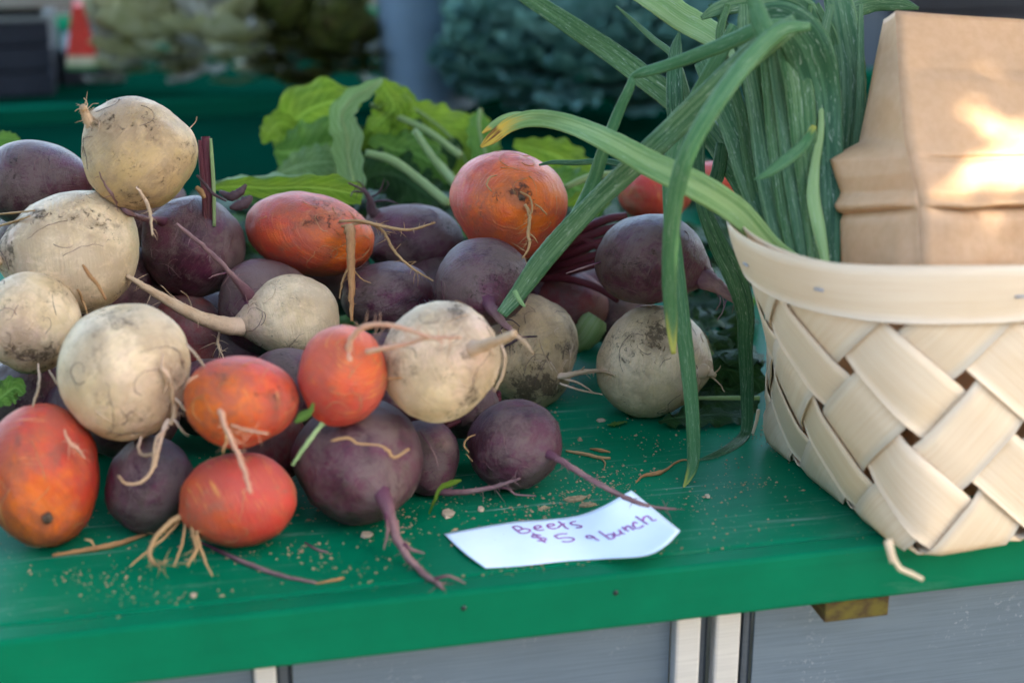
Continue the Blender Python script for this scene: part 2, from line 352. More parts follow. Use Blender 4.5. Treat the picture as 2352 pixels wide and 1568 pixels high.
# ------------------------------------------------------------------ setting: ground, tables, metal front, canopy
tag(mesh('pavement', [(-60, -60, -.76), (60, -60, -.76), (60, 60, -.76), (-60, 60, -.76)], [[0, 1, 2, 3]], M_ground, loc=(0, 0, -.76)), kind='structure')
table = empty('market_table', (0, .45, -.76), 'green painted wooden market table under the beets and basket', 'table')
for i, (y0, y1) in enumerate([(.0200, .585), (.5875, .93)]):
    box('tabletop_board', (-1.5, y0, -.038), (1.6, y1, 0), M_paint, table, .002, loc=(0, y0, -.038))
# edge board, a few mm crowned, nailed on
box('edge_board', (-1.5, 0, -.0385), (1.6, .0185, .0), M_paint_edge, table, .0028, smooth=False, loc=(0, 0, -.0385))
for x, y in ((1065, 1395), (1414, 1360)):
    t_ = (0 - CAM.y) / ray(x, y).y; c = at(x, y, t_)
    V, Fc, B = tube_data([c + Vector((0, .002, 0)), c + Vector((0, -.0006, 0))], [.0017, .0017], 10)
    mesh('nail_head', V, Fc, M_nail, table)
def at_y(x, y, yy): return at(x, y, (yy - CAM.y) / ray(x, y).y)
b0, b1 = at_y(1893, 1430, .004), at_y(2040, 1412, .004)
box('batten', (b0.x, .004, b0.z), (b1.x, .70, -.0392), M_batten, table, .001)
for sx in (-1.4, 1.5):
    for sy in (.12, .85): box('leg', (sx - .035, sy - .035, -.76), (sx + .035, sy + .035, -.0392), M_paint_shade, table, .003)
front = empty('metal_counter_front', (0, .05, -.76), 'galvanised sheet metal counter front below the green table edge', 'counter')
px = [-1.5, -.132, .112, .1615, .22, 1.6]
ypan = .034
def xon(x, y): return at(x, y, (ypan - .01 - CAM.y) / ray(x, y).y).x
a0, a1, a2 = xon(582, 1540), xon(635, 1540), xon(672, 1540)
r0, r1, r2, r3, r4, r5 = [xon(v, 1430) for v in (1553, 1611, 1645, 1705, 1722, 1745)]
for x0, x1 in ((-1.5, a0 - .0005), (a2 + .0005, r0 - .0005), (r5 + .0005, 1.6)):
    box('metal_panel', (x0, ypan, -.76), (x1, ypan + .002, -.0392), M_zinc, front, .0004)
def channel(x0, x1, y, mat): box('channel', (x0, y, -.758), (x1, y + .012, -.0394), mat, front, .0022)
channel(a0, a1, ypan - .011, M_zinc_lt); channel(a1 + .0005, a2, ypan + .004, M_zinc_dk)
channel(r0, r1, ypan - .011, M_zinc_lt); channel(r1 + .0005, r2, ypan + .004, M_zinc_dk); channel(r2 + .0005, r3, ypan - .009, M_zinc_lt)
channel(r3 + .0005, r4, ypan + .006, M_zinc_dk); channel(r4 + .0005, r5, ypan + .003, M_zinc_dk)
for x, y in ((1925, 1624 * .91875),):
    pass
rear = empty('rear_table', (0, 1.7, -.76), 'green rear table, coloured dark for its shade, with a raised rail behind the beets', 'table')
box('tabletop_board', (-2.2, .975, -.03), (2.6, 1.43, 0), M_paint_shade, rear, .003); box('tabletop_board', (-2.2, 1.4525, -.03), (2.6, 2.45, 0), M_paint_shade, rear, .003)
box('rail', (-2.2, 1.4305, -.03), (2.6, 1.452, .024), M_paint_rail, rear, .004); box('edge_board', (-2.2, .955, -.15), (2.6, .9745, -.001), M_paint_shade, rear, .003)
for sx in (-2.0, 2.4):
    for sy in (1.05, 2.4): box('leg', (sx - .035, sy - .035, -.76), (sx + .035, sy + .035, -.031), M_paint_shade, rear, .003)
can = empty('stall_canopy', (0, .75, -.76), 'dark canvas stall canopy on poles over the tables', 'canopy')
def sheet(name, P00, P10, P11, P01, n, m, mat, parent, sag=0.0, th=0.002):
    V = []; Fc = []
    for s_ in (0, 1):
        for i in range(n + 1):
            for j in range(m + 1):
                u, v = i / n, j / m
                p = (Vector(P00) * (1 - u) + Vector(P10) * u) * (1 - v) + (Vector(P01) * (1 - u) + Vector(P11) * u) * v
                V.append(p + Vector((0, 0, -sag * math.sin(math.pi * u) * math.sin(math.pi * v) - th * s_)))
    k = (n + 1) * (m + 1)
    for i in range(n):
        for j in range(m):
            a = i * (m + 1) + j; q = [a, a + m + 1, a + m + 2, a + 1]; Fc.append(q); Fc.append([x + k for x in q[::-1]])
    return mesh(name, V, Fc, mat, parent)
sheet('roof_sheet', (-3.2, -.22, 1.40), (3.4, -.22, 1.40), (3.4, 1.12, 1.54), (-3.2, 1.12, 1.54), 12, 6, M_canvas, can, .05)
sheet('valance', (-3.2, -.222, 1.395), (3.4, -.222, 1.395), (3.4, -.224, 1.27), (-3.2, -.224, 1.27), 12, 3, M_canvas, can, 0)
for x, y, z in ((-3.1, -.18, 1.38), (3.3, -.18, 1.38), (-3.1, 1.08, 1.51), (3.3, 1.08, 1.51)):
    V, Fc, B = tube_data([Vector((x, y, -.76)), Vector((x, y, z))], [.02, .02], 12); mesh('pole', V, Fc, M_pole, can)
ob = empty('added_building', (0, -9, -.76), 'unseen brown building added across the aisle to cut low light', 'building')  # added out of view to block low light from the front
M_brick = plain('brown_brick', (.17, .12, .095), .9, .2, .2, 6, .3); M_pane = plain('window_pane', (.03, .035, .04), .15, .5)
box('wall', (-16, -11, -.76), (16, -7.2, 3.4), M_brick, ob, .02); box('roof', (-16.3, -11.3, 3.402), (16.3, -6.9, 3.6), M_tarp, ob, .02)
for i in range(8): box('window', (-14 + i * 3.7, -7.198, .5), (-12.2 + i * 3.7, -7.15, 2.2), M_pane, ob, .01)
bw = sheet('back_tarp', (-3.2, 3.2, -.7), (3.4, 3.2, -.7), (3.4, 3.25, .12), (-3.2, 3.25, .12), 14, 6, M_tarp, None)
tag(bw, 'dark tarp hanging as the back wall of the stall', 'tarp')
sw = sheet('added_curtain', (-1.5, -.45, -.70), (-1.5, .95, -.70), (-1.52, .95, 1.36), (-1.52, -.45, 1.34), 12, 8, M_tarp, None); tag(sw, 'unseen dark curtain added to cut side light away from the basket', 'curtain')  # both curtains added out of view to darken the sides
sw = sheet('added_curtain', (1.75, -.25, -.70), (1.75, .95, -.70), (1.77, .95, 1.36), (1.77, -.25, 1.34), 12, 8, M_tarp, None); tag(sw, 'unseen dark curtain added to cut side light on the basket side', 'curtain')
# ------------------------------------------------------------------ unseen tree added to block the sun, its crown cut open towards the bag
TC = Vector((.12, .1, .1)) + to_sun * 5.2
tb = Vector((TC.x + .9, TC.y - .2, -.76))
tree = empty('added_tree', tb, 'unseen leafy tree added in front of the stall to shade it', 'tree')
SPOTS = [(at(2190, 95, 1.05), .007), (at(2208, 140, 1.045), .012), (at(2228, 190, 1.045), .014), (at(2290, 165, 1.05), .006), (at(2165, 300, 1.03), .006), (at(2238, 345, 1.03), .010), (at(2250, 395, 1.03), .015), (at(2330, 330, 1.04), .007), (at(2150, 442, 1.0), .007), (at(2200, 443, 1.0), .009), (at(2250, 442, 1.01), .011), (at(2310, 440, 1.02), .008), (at(2255, 540, 1.0), .006)]  # points on the bag left sunlit by gaps in the added branch
tr = random.Random(4); V = []; Fc = []; nL = 0
ax = to_sun.orthogonal().normalized(); ay = to_sun.cross(ax)
while nL < 13000:
    p = Vector((tr.uniform(-1, 1), tr.uniform(-1, 1), tr.uniform(-1, 1)))
    if p.length > 1: continue
    p = p * (.6 + .4 * tr.random()); c = TC + Vector((p.x * 1.75, p.y * 1.6, p.z * 1.25)); s = tr.uniform(.05, .085)
    bad = False
    for q, rad_ in [(at(2235, 290, 1.04), .15)]:
        d = c - q; 
        if (d - to_sun * d.dot(to_sun)).length < rad_ + s * .22: bad = True; break
    if bad: continue
    n = Vector((tr.gauss(0, 1), tr.gauss(0, 1), tr.gauss(0, 1))).normalized(); a = n.orthogonal().normalized(); b = n.cross(a); o = len(V)
    V += [c - a * s, c + b * s * .6 - a * s * .1, c + a * s, c - b * s * .6 - a * s * .1]; Fc.append([o, o + 1, o + 2, o + 3]); nL += 1
fo = tag(mesh('foliage', V, Fc, ML['tree'], tree, False, [(0, 0, 0)] * len(V)), kind='stuff')
P = [tb, tb + Vector((-.05, 0, 1.0)), tb + Vector((-.2, .1, 2.0)), TC + Vector((.5, -.1, -.6)), TC + Vector((.4, 0, .6))]
Vt, Ft, Bt = tube_data([Vector(x) for x in spline([tuple(x) for x in P], 16)], [.16 - .008 * i for i in range(16)], 12, 1, None, .08, 3)
mesh('trunk', Vt, Ft, M_bark, tree, True)
# a low branch added with gaps carved to aim sun patches at the bag
BC = at(2235, 300, 1.04) + to_sun * 1.9; V = []; Fc = []; nL = 0
while nL < 1500:
    p = Vector((tr.gauss(0, 1), tr.gauss(0, 1), 0)); q2 = ax * p.x * .17 + ay * p.y * .15 + to_sun * tr.uniform(-.16, .22)
    if q2.length > .45: continue
    c = BC + q2; s = tr.uniform(.022, .036); bad = False
    for q, rad_ in SPOTS:
        d = c - q
        if (d - to_sun * d.dot(to_sun)).length < rad_ * .9 + s * .22: bad = True; break
    if bad: continue
    n = Vector((tr.gauss(0, 1), tr.gauss(0, 1), tr.gauss(0, 1))).normalized(); a = n.orthogonal().normalized(); b = n.cross(a); o = len(V)
    V += [c - a * s, c + b * s * .6 - a * s * .1, c + a * s, c - b * s * .6 - a * s * .1]; Fc.append([o, o + 1, o + 2, o + 3]); nL += 1
tag(mesh('dapple_foliage', V, Fc, ML['tree'], tree, False, [(0, 0, 0)] * len(V)), kind='stuff')
Vt, Ft, Bt = tube_data([Vector(x) for x in spline([tuple(tb + Vector((-.1, .05, 1.5))), tuple(BC + (tb - BC) * .45 + Vector((0, 0, 1.1))), tuple(BC + to_sun * .5 + Vector((.1, 0, .15))), tuple(BC + to_sun * .22)], 14)], [.06 - .0038 * i for i in range(14)], 8, 1, None, .08, 3)
mesh('branch', Vt, Ft, M_bark, tree, True)
# ------------------------------------------------------------------ beets
BEETS = {}
# crusts of dried soil: where each one sits, its size, how thick
SOIL = {'W1': [(335, 300, 42, 1.0), (300, 250, 40, .5), (395, 290, 30, .5), (360, 420, 40, .35)], 'W2': [(172, 482, 48, .9), (60, 505, 45, .8), (210, 540, 25, .4), (20, 560, 40, .7)], 'W3': [(50, 778, 55, 1.1), (112, 830, 40, .9), (90, 690, 30, .3)],
 'W4': [(396, 805, 48, .7), (330, 790, 40, .4), (388, 955, 42, .7), (300, 730, 50, .35)], 'W5': [(566, 772, 32, 1.1), (600, 800, 30, .5), (640, 668, 40, .35)], 'W6': [(1050, 706, 48, 1.1), (990, 730, 40, .6), (1085, 890, 45, .7), (1040, 940, 45, .4)],
 'W7': [(1255, 882, 44, 1.1), (1185, 905, 46, 1.0), (1215, 690, 36, .4), (1290, 800, 26, .7)], 'W8': [(1512, 768, 28, 1.2), (1528, 815, 28, 1.1), (1440, 905, 40, .3)], 'O2': [(650, 478, 55, .6), (730, 490, 40, .5)], 'O3': [(600, 930, 40, .5), (510, 880, 30, .4)],
 'O5': [(1175, 430, 35, .7), (1200, 455, 30, .8), (1120, 500, 40, .4)], 'O1': [(105, 1190, 28, .8), (40, 1085, 30, .7), (150, 1150, 25, .4)], 'O4': [(500, 1135, 25, .5)], 'P10': [(1200, 950, 60, .6)], 'P11': [(1400, 580, 50, .9)], 'P3': [(480, 470, 60, .7)]}
def front_depth(x, y, skip=()):
    best = 9.0
    for n, b in BEETS.items():
        if n in skip: continue
        u, v = (x - b['x']) / b['rx'], (y - b['y']) / b['ry']; s = 1 - u * u - v * v
        if s > 0: best = min(best, b['t'] - b['R'] * math.sqrt(s))
    return best
def lumps(seed, n=5):
    r = random.Random(seed); L = []
    for _ in range(n):
        d = Vector((r.gauss(0, 1), r.gauss(0, 1), r.gauss(0, 1))).normalized(); L.append((d * r.uniform(1.2, 3.6), r.uniform(0, 6.28), r.uniform(.5, 1)))
    return L
def beet(key, mat, label, x, y, rx, ry, t, ax, tp=.12, roll=0, lump=.042, crown=.0, group='beets heaped on the green table', name='beet', groove=0):
    seed = sum(map(ord, key)) * 7; LP = lumps(seed)
    R_ = math.sqrt(rx * ry) * t / F_PX; c = at(x, y, t)
    if len(ax) == 2:
        u, v = (ax[0] - x) / rx, -(ax[1] - y) / ry; s = u * u + v * v; wz = math.sqrt(1 - s) if s < 1 else .12; A = Vector((u, v, wz)).normalized()
    else: A = Vector(ax).normalized()
    Q = A.to_track_quat('-Z', 'Y').to_matrix(); ro = R(roll); cr, sr = math.cos(ro), math.sin(ro)
    V = []; B = []; SO = []; Fc = []; nu, nv = 60, 40; soil = SOIL.get(key, ())
    def place(n, r):
        p = Q @ (n * r); p = Vector((p.x * cr + p.y * sr, -p.x * sr + p.y * cr, p.z)) if roll else p
        X, Y = p.x * rx, p.y * ry
        if roll: X, Y = X * cr - Y * sr, X * sr + Y * cr
        return c + RV * (X * t / F_PX) + UV * (Y * t / F_PX) - FV * (p.z * R_)
    rs = random.Random(seed + 1); DN = [(Vector((rs.gauss(0, 1), rs.gauss(0, 1), rs.gauss(0, .7))).normalized(), rs.uniform(-.055, .03), rs.uniform(.12, .35)) for _ in range(9)]
    def rad(n):
        ph = math.acos(max(-1, min(1, -n.z)))
        r = 1 + tp * math.exp(-ph / .30) + crown * math.exp(-(math.pi - ph) / .25) - .07 * math.exp(-((math.pi - ph) / .42) ** 2)
        for d, f0, a in LP: r += lump * a * math.sin(d.dot(n) + f0) * .8
        for d, a, s_ in DN: r += a * (lump / .03) * math.exp(-((1 - d.dot(n)) / (s_ * s_ * .9)))
        r += lump * .5 * mnoise.noise(n * 2.2 + Vector((0, seed, 0))) + lump * .35 * mnoise.noise(n * 5 + Vector((seed, 0, 0)))
        if groove: r -= .05 * math.exp(-(math.atan2(n.y, n.x) / .16) ** 2) * max(0, math.sin(ph)) * math.exp(-((ph - .6) / .6) ** 2)
        return r
    for j in range(nv + 1):
        ph = math.pi * j / nv
        if j in (0, nv): pts = [Vector((0, 0, -1 if j == 0 else 1))]
        else: pts = [Vector((math.sin(ph) * math.cos(6.2832 * i / nu), math.sin(ph) * math.sin(6.2832 * i / nu), -math.cos(ph))) for i in range(nu)]
        for n in pts:
            r = rad(n); v = place(n, r); V.append(v); B.append(tuple(n * min(r, 1.1)))
            rel = v - CAM; dz = rel.dot(FV); vx, vy = 1176 + F_PX * rel.dot(RV) / dz, 784 - F_PX * rel.dot(UV) / dz
            SO.append(sum(k_ * math.exp(-((vx - a_) ** 2 + (vy - b_) ** 2) / (w_ * w_)) for a_, b_, w_, k_ in soil) if dz < t + R_ * .2 else 0.0)
    for i in range(nu):
        Fc.append([0, 1 + (i + 1) % nu, 1 + i]); l = 1 + (nv - 2) * nu; Fc.append([l + i, l + (i + 1) % nu, len(V) - 1])
    for j in range(nv - 2):
        for i in range(nu):
            a = 1 + j * nu; Fc.append([a + i, a + (i + 1) % nu, a + nu + (i + 1) % nu, a + nu + i])
    o = mesh(name, V, Fc, MB[mat], None, True, B, loc=c); tag(o, label, 'beet', group)
    sa = o.data.attributes.new('soil', 'FLOAT', 'POINT'); sa.data.foreach_set('value', SO)
    tip = place(Vector((0, 0, -1)), 1 + tp * .7)
    BEETS[key] = dict(x=x, y=y, rx=rx, ry=ry, t=t, R=R_, o=o, tip=tip, tipt=(tip - CAM).dot(FV), place=place, rad=rad, mat=mat)
    return o
ROOTS = []
def root(key, pts, mat, de=None, name='taproot', sides=8, drape=True, jit=.12, t0=None):
    ROOTS.append((key, pts, mat, de, name, sides, drape, jit, t0))
def build_root(key, pts, mat, de, name, sides, drape, jit, t0):
    b = BEETS.get(key) if isinstance(key, str) else None
    ts = t0 if t0 is not None else (b['tipt'] if b else 1.1)
    S = spline(pts, max(6, len(pts) * 5)); P = []; W = []
    n = len(S); rnd = random.Random(len(ROOTS) * 13 + int(pts[0][0]) + int(pts[-1][1]))
    wob = [rnd.uniform(-1, 1) for _ in range(n)]
    tl = None
    for i, (x, y, wd) in enumerate(S):
        f_ = i / (n - 1); te = ts + (de if de is not None else 0) * f_
        x += wob[i] * min(2.0, .12 * wd + .5); r = max(wd, 1.6) * .5 * te / F_PX
        if drape and i > 0:
            fd = front_depth(x, y) - r * .6
            if fd < te: te = fd
            h = PAPER.ray_cast(CAM, ray(x, y).normalized())
            if h[0] is not None: te = min(te, (h[0] - CAM).dot(FV) - r)
        if tl is not None: te = tl + max(-.02, min(.02, te - tl))
        tl = te
        if name == 'taproot' and pts[0][2] >= 14 and f_ < .3: te += r * 1.3 * (1 - f_ / .3)
        p = at(x, y, te)
        if p.z < r * .9: p = on(x, y, r * .9); tl = (p - CAM).dot(FV)
        P.append(p); W.append(r)
    V, Fc, B = tube_data(P, W, sides, 1, None, jit, int(pts[0][0]))
    tubes = [(V, Fc, B)]
    for _ in range(0 if W[n // 2] < .0011 else int(n * .8)):
        i = rnd.randint(int(n * .25), n - 2); T = (P[i + 1] - P[i]).normalized(); d = (T.orthogonal().normalized() * rnd.uniform(-1, 1) + T.cross(T.orthogonal()).normalized() * rnd.uniform(-1, 1) + T * rnd.uniform(-.3, .8)).normalized()
        L = rnd.uniform(.003, .011); c2 = Vector((rnd.uniform(-1, 1), rnd.uniform(-1, 1), rnd.uniform(-1.2, .4))) * .4
        H = [P[i] + (d + c2 * (k_ / 3)) * (L * k_ / 3) for k_ in range(4)]; H = [Vector((h_.x, h_.y, max(h_.z, .0004))) for h_ in H]
        a_ = tube_data(H, [.00032, .00026, .0002, .0001], 4); tubes.append((a_[0], a_[1], [(q_[0], q_[1], .6) for q_ in a_[2]]))
    V, Fc, B = join(tubes)
    o = mesh(name, V, Fc, MR[mat], b['o'] if b else (key if key else None), True, B)
    return o
G_ = {'purple': 'purple beet', 'orange': 'orange beet'}
#          key  mat      label  x y rx ry t  axis
beet('W1', 'cream', 'cream beet with a dark soil smudge balanced on top of the heap', 322, 350, 130, 125, 1.127, (226, 276), .13)
beet('P1', 'purple', 'smooth dark purple beet leaning behind the topmost cream beet, cut by the picture edge', 78, 424, 124, 102, 1.22, (196, 408), .34, lump=.02)
beet('W2', 'white', 'large white beet with scribbled soil marks directly beneath the topmost cream beet', 180, 575, 156, 141, 1.139, (28, 592), .2)
beet('W3', 'white', 'white beet with a broad brown soil stain, half cut off beside the large white beets', 66, 746, 112, 120, 1.09, (50, 800), .06)
beet('W4', 'white', 'big clean white beet with a trailing beard of rootlets above the small purple beet', 290, 845, 147, 162, 1.03, (376, 955), .05, roll=-18, groove=1)
beet('O1', 'orange', 'large lumpy red and orange beet with a black scar low at the front corner', 106, 1098, 132, 175, 1.026, (110, 1195), .0, roll=8, lump=.05)
beet('P2', 'purple', 'small greyish purple beet wedged between the lumpy orange beet and the striped coral one', 340, 1108, 104, 115, 1.047, (-.3, -.5, -.5), .05)
beet('O3', 'orange', 'round orange beet with a grey root stump and a pale root hanging down its front', 557, 915, 130, 112, 1.005, (503, 932), .03, roll=6)
beet('O4', 'coral', 'coral beet with yellow stripe marks and spidery rootlets touching the table', 550, 1140, 137, 111, 1.02, (428, 1178), .1, roll=8)
beet('P3', 'purple', 'dark purple beet tucked under the topmost cream beet and left of the glowing orange one', 450, 562, 122, 118, 1.23, (362, 520), .2)
beet('P4', 'purple', 'dull purple beet with a thin pale root pointing up behind the long tailed white beet', 607, 700, 114, 104, 1.21, (556, 640), .12)
beet('R1', 'red', 'dark red beet mostly hidden in the gap behind the big clean white beet', 425, 775, 96, 104, 1.225, (-.2, -.6, -.6), .05)
beet('W5', 'white', 'pinkish white beet tapering into a long thick tail that points sideways', 680, 727, 112, 94, 1.188, (572, 746), .42, roll=-6)
beet('O2', 'orange', 'glowing orange oval beet with its cut root and long yellow rootlets at one end', 708, 540, 143, 98, 1.24, (803, 526), .03, roll=-9)
beet('P5', 'purple', 'purple beet behind the oval orange one, its dark branching tail sticking up', 955, 553, 108, 84, 1.32, (870, 505), .2)
beet('P6', 'purple', 'dark maroon beet with a black slit below the end of the oval orange beet', 885, 678, 106, 84, 1.24, (.3, -.5, -.3), .05)
beet('O5', 'orange', 'large red orange beet with a dark root scar and thin hanging root before the greens', 1170, 466, 133, 128, 1.236, (1200, 452), .02, lump=.045)
beet('P7', 'purple', 'shiny violet beet with its tail pointing down under the tip of the onion leaf', 1108, 652, 114, 102, 1.187, (1122, 700), .3)
beet('W6', 'white', 'white beet with a soil capped top under the curled roots of the small coral beet', 1015, 825, 136, 141, 1.037, (1098, 792), .16, roll=-20)
beet('O6', 'coral', 'small bright coral beet with two curled roots arching over its white neighbour', 785, 865, 105, 113, 1.015, (822, 800), .04, roll=-14, lump=.035)
beet('P8', 'purple', 'biggest dusty purple beet with a long tail reaching the table edge', 815, 1058, 147, 140, 1.055, (882, 1128), .32, roll=12)
beet('P9', 'purple', 'small dark purple beet half hidden behind the biggest dusty purple one', 975, 1045, 78, 88, 1.103, (1000, 1118), .14)
beet('P10', 'purple', 'round dusty purple beet alone at the front whose long tail crosses the price sign', 1184, 1022, 113, 105, 1.10, (1262, 1042), .08)
beet('W7', 'cream', 'soil streaked cream beet with dry forked roots behind the round purple beet at the front', 1215, 800, 114, 136, 1.252, (1278, 868), .05, lump=.05)
beet('P11', 'purple', 'purple beet under the onion leaves with a wrinkled tail running to the basket', 1490, 592, 126, 109, 1.204, (1604, 632), .42, roll=10)
beet('W8', 'white', 'white beet with a black tangle of root marks standing on the bare green table', 1496, 826, 131, 132, 1.225, (1618, 852), .14)
beet('O7', 'coral', 'coral red beet peeking out behind the crossed onion leaves', 1500, 446, 86, 66, 1.40, (.6, .2, -.5), .05)
beet('R2', 'red', 'dark red beet in the deep shade behind the white beet on the table', 1395, 668, 74, 66, 1.36, (.1, -.8, -.2), .05)
beet('O8', 'coral', 'coral beet glimpsed behind the upright onion leaves above the basket rim', 1640, 420, 60, 50, 1.42, (.6, .2, -.5), .05)
# beets at the bottom of the heap that show only through gaps
beet('F1', 'purple', 'dark beet at the bottom of the heap under the big clean white beet', *[255, 930, 110, 105], 1.17, (0, -.4, -.8), .05)
beet('F2', 'purple', 'dark beet deep in the gap between the orange beet and the small bright coral one', *[660, 900, 110, 100], 1.13, (.2, -.5, -.8), .05)
beet('F3', 'purple', 'dark beet at the bottom of the heap under the soil capped white beet', *[880, 860, 112, 100], 1.19, (-.2, -.5, -.8), .05)
beet('F4', 'purple', 'dark beet under the half cut off white beet at the picture edge', *[60, 905, 100, 95], 1.17, (.3, -.5, -.8), .05)

FILL = [(330, 478, 98, 1.31, 'P3 and W1'), (545, 812, 88, 1.235, ''), (770, 640, 92, 1.315, ''), (1010, 668, 90, 1.31, ''), (1228, 672, 92, 1.335, ''), (1318, 700, 82, 1.31, ''), (478, 915, 92, 1.15, ''), (185, 955, 92, 1.155, ''), (618, 1020, 92, 1.105, ''), (1062, 930, 84, 1.165, ''), (940, 905, 92, 1.17, ''), (150, 705, 95, 1.2, ''), (330, 700, 90, 1.25, ''), (1420, 720, 80, 1.33, '')]
FLAB = ['dark beet in the shade under the topmost cream beet', 'dark beet in the gap below the long tailed white beet', 'dark beet in the shade beneath the oval orange beet', 'dark beet in the gap left of the shiny violet beet', 'dark beet in the shade beneath the large red orange beet', 'dark beet in the shade right of the soil streaked cream beet', 'dark beet in the gap between the big clean white beet and the root stump one', 'dark beet in the gap above the lumpy orange beet', 'dark beet in the gap left of the biggest dusty purple beet', 'dark beet in the gap under the soil capped white beet', 'dark beet in the gap behind the biggest dusty purple beet', 'dark beet in the gap between the three white beets at the far end', 'dark beet in the gap behind the big clean white beet', 'dark beet in the shade left of the white beet on bare table']
for i, (x, y, r_, t_, _) in enumerate(FILL):
    while at(x, y, t_).z < r_ * t_ / F_PX: t_ -= .005
    beet('F%d' % (10 + i), 'red' if i in (5, 8) else 'purple', FLAB[i], x, y, r_, r_ * .95, t_, (.2 * (i % 3 - 1), -.5, -.7), .05)
def px_of(p):
    rel = Vector(p) - CAM; d = rel.dot(FV); return 1176 + F_PX * rel.dot(RV) / d, 784 - F_PX * rel.dot(UV) / d, d
for i, (p, lab) in enumerate([((-.262, .30, .040), 'dark beet at the bottom of the heap beneath the large white beet'), ((-.285, .45, .040), 'dark beet on the table beneath the smooth dark purple beet'), ((-.285, .445, .078 + .035), 'dark beet between the smooth dark purple beet and the one on the table'), ((-.18, .41, .040), 'dark beet on the table beneath the dark purple beet near the red stem'), ((-.235, .365, .095), 'dark beet in the heap behind the large white beet'), ((-.225, .215, .052), 'dark beet deep in the heap behind the small greyish purple one'), ((.07, .36, .045), 'dark beet on the table behind the soil streaked cream beet'), ((.09, .375, .112), 'dark beet behind the large red orange beet'), ((-.02, .27, .037), 'dark beet on the table under the small maroon beet')]):
    x, y, d_ = px_of(p); beet('F%d' % (40 + i), 'purple', lab, x, y, .037 * F_PX / d_, .036 * F_PX / d_, d_, (.2, -.6, -.6), .05)
def hairs(key, cnt, mat, seed, spread=1.3, lift=.02, thick=.00022):
    bt = BEETS[key]; r = random.Random(seed); parts = []
    for _ in range(cnt):
        ph = r.uniform(.15, spread); th = r.uniform(0, 6.283); P = []; a = r.uniform(0, 6.283); cv = r.uniform(-.5, .5); st = r.uniform(.05, .11); m = r.randint(5, 11)
        for i in range(m):
            n = Vector((math.sin(ph) * math.cos(th), math.sin(ph) * math.sin(th), -math.cos(ph)))
            P.append(bt['place'](n, bt['rad'](n) + .004 + lift * (i / m) ** 2 * r.uniform(.3, 1.2)))
            ph += st * math.cos(a); th += st * math.sin(a) / max(.2, math.sin(ph)); a += cv + r.uniform(-.5, .5)
        if min(p.z for p in P) > .001: parts.append(tube_data(P, [thick * (1 - .6 * i / m) * r.uniform(.8, 1.4) for i in range(m)], 4))
    if parts:
        V, Fc, B = join(parts); tag(mesh('root_hairs', V, Fc, MR[mat], bt['o'], True, B), kind='stuff')
def scar(key, x, y, w):
    b = BEETS[key]; t = front_depth(x, y) ; c = at(x, y, t); n = (c - at(b['x'], b['y'], b['t'])).normalized(); r = w * .5 * t / F_PX
    P = [c - n * r * .5, c + n * r * .15, c + n * r * .45, c + n * r * .5]; V, Fc, B = tube_data(P, [r * 1.15, r, r * .6, r * .1], 12, 1, None, .22, int(x))
    mesh('root_scar', V, Fc, M_black, b['o'], True, B)
for kx, (key, bt) in enumerate(list(BEETS.items())):
    if key[0] == 'F' or key in ('R2', 'O7', 'O8'): continue
    if bt['mat'] in ('white', 'cream'): hairs(key, 16, 'dark', kx, 1.7, .004, .0002); hairs(key, 9, 'pale', kx + 50, 1.0, .05, .00028)
    elif bt['mat'] == 'purple': hairs(key, 14, 'purple', kx, 1.3, .03, .0002)
    else: hairs(key, 12, 'tan', kx, 1.6, .02, .00022)
scar('O1', 110, 1192, 24); scar('O5', 1198, 455, 24); scar('O3', 504, 926, 24)

root('W1', [(236, 300, 50), (214, 290, 34), (201, 272, 25), (193, 252, 19), (190, 246, 14)], 'pale', -.02, drape=False)
root('W1', [(312, 425, 6), (338, 468, 9), (347, 505, 7), (350, 540, 4)], 'pale', -.03, 'rootlet')
for p in ([(196, 255, 3), (182, 250, 2), (172, 256, 1.6)], [(197, 252, 3), (200, 235, 2), (192, 225, 1.6)], [(198, 256, 3), (212, 240, 2), (226, 238, 1.6)], [(430, 300, 2), (448, 282, 2), (452, 268, 1.6)]):
    root('W1', p, 'pale', 0, 'rootlet', 5)
root('P1', [(190, 406, 40), (215, 418, 24), (260, 440, 10)], 'purple', .05, drape=False)
root('W2', [(45, 590, 56), (12, 594, 30), (-25, 605, 16)], 'pale', -.02, drape=False)
for p in ([(-5, 492, 4), (40, 488, 5), (80, 483, 3)], [(-5, 520, 5), (35, 508, 6), (70, 496, 3)], [(10, 600, 7), (40, 640, 6), (60, 670, 3)], [(175, 655, 5), (190, 690, 6), (200, 720, 3)]):
    root('W2', p, 'tan', -.03, 'rootlet', 6)
root('W3', [(88, 835, 5), (90, 880, 7), (84, 905, 6), (74, 935, 4)], 'pale', -.05, 'rootlet', 6)
root('W3', [(112, 850, 4), (125, 870, 6), (130, 882, 3)], 'pale', -.04, 'rootlet', 6)
root('W4', [(388, 965, 14), (372, 1000, 10), (362, 1035, 9), (352, 1075, 8), (325, 1106, 7), (290, 1110, 6), (272, 1092, 4)], 'pale', -.035, 'taproot')
root('W4', [(366, 838, 5), (388, 865, 9), (396, 905, 10), (402, 945, 12), (392, 975, 10)], 'pale', 0, 'rootlet', 7)
root('W4', [(392, 905, 7), (412, 925, 7), (430, 945, 6), (450, 955, 3)], 'pale', -.02, 'rootlet', 6)
root('W4', [(398, 960, 6), (420, 990, 4), (432, 1000, 2)], 'pale', -.02, 'rootlet', 6)
root('W4', [(325, 1002, 6), (318, 1030, 6), (330, 1045, 6), (360, 1040, 4)], 'pale', -.05, 'rootlet', 6)
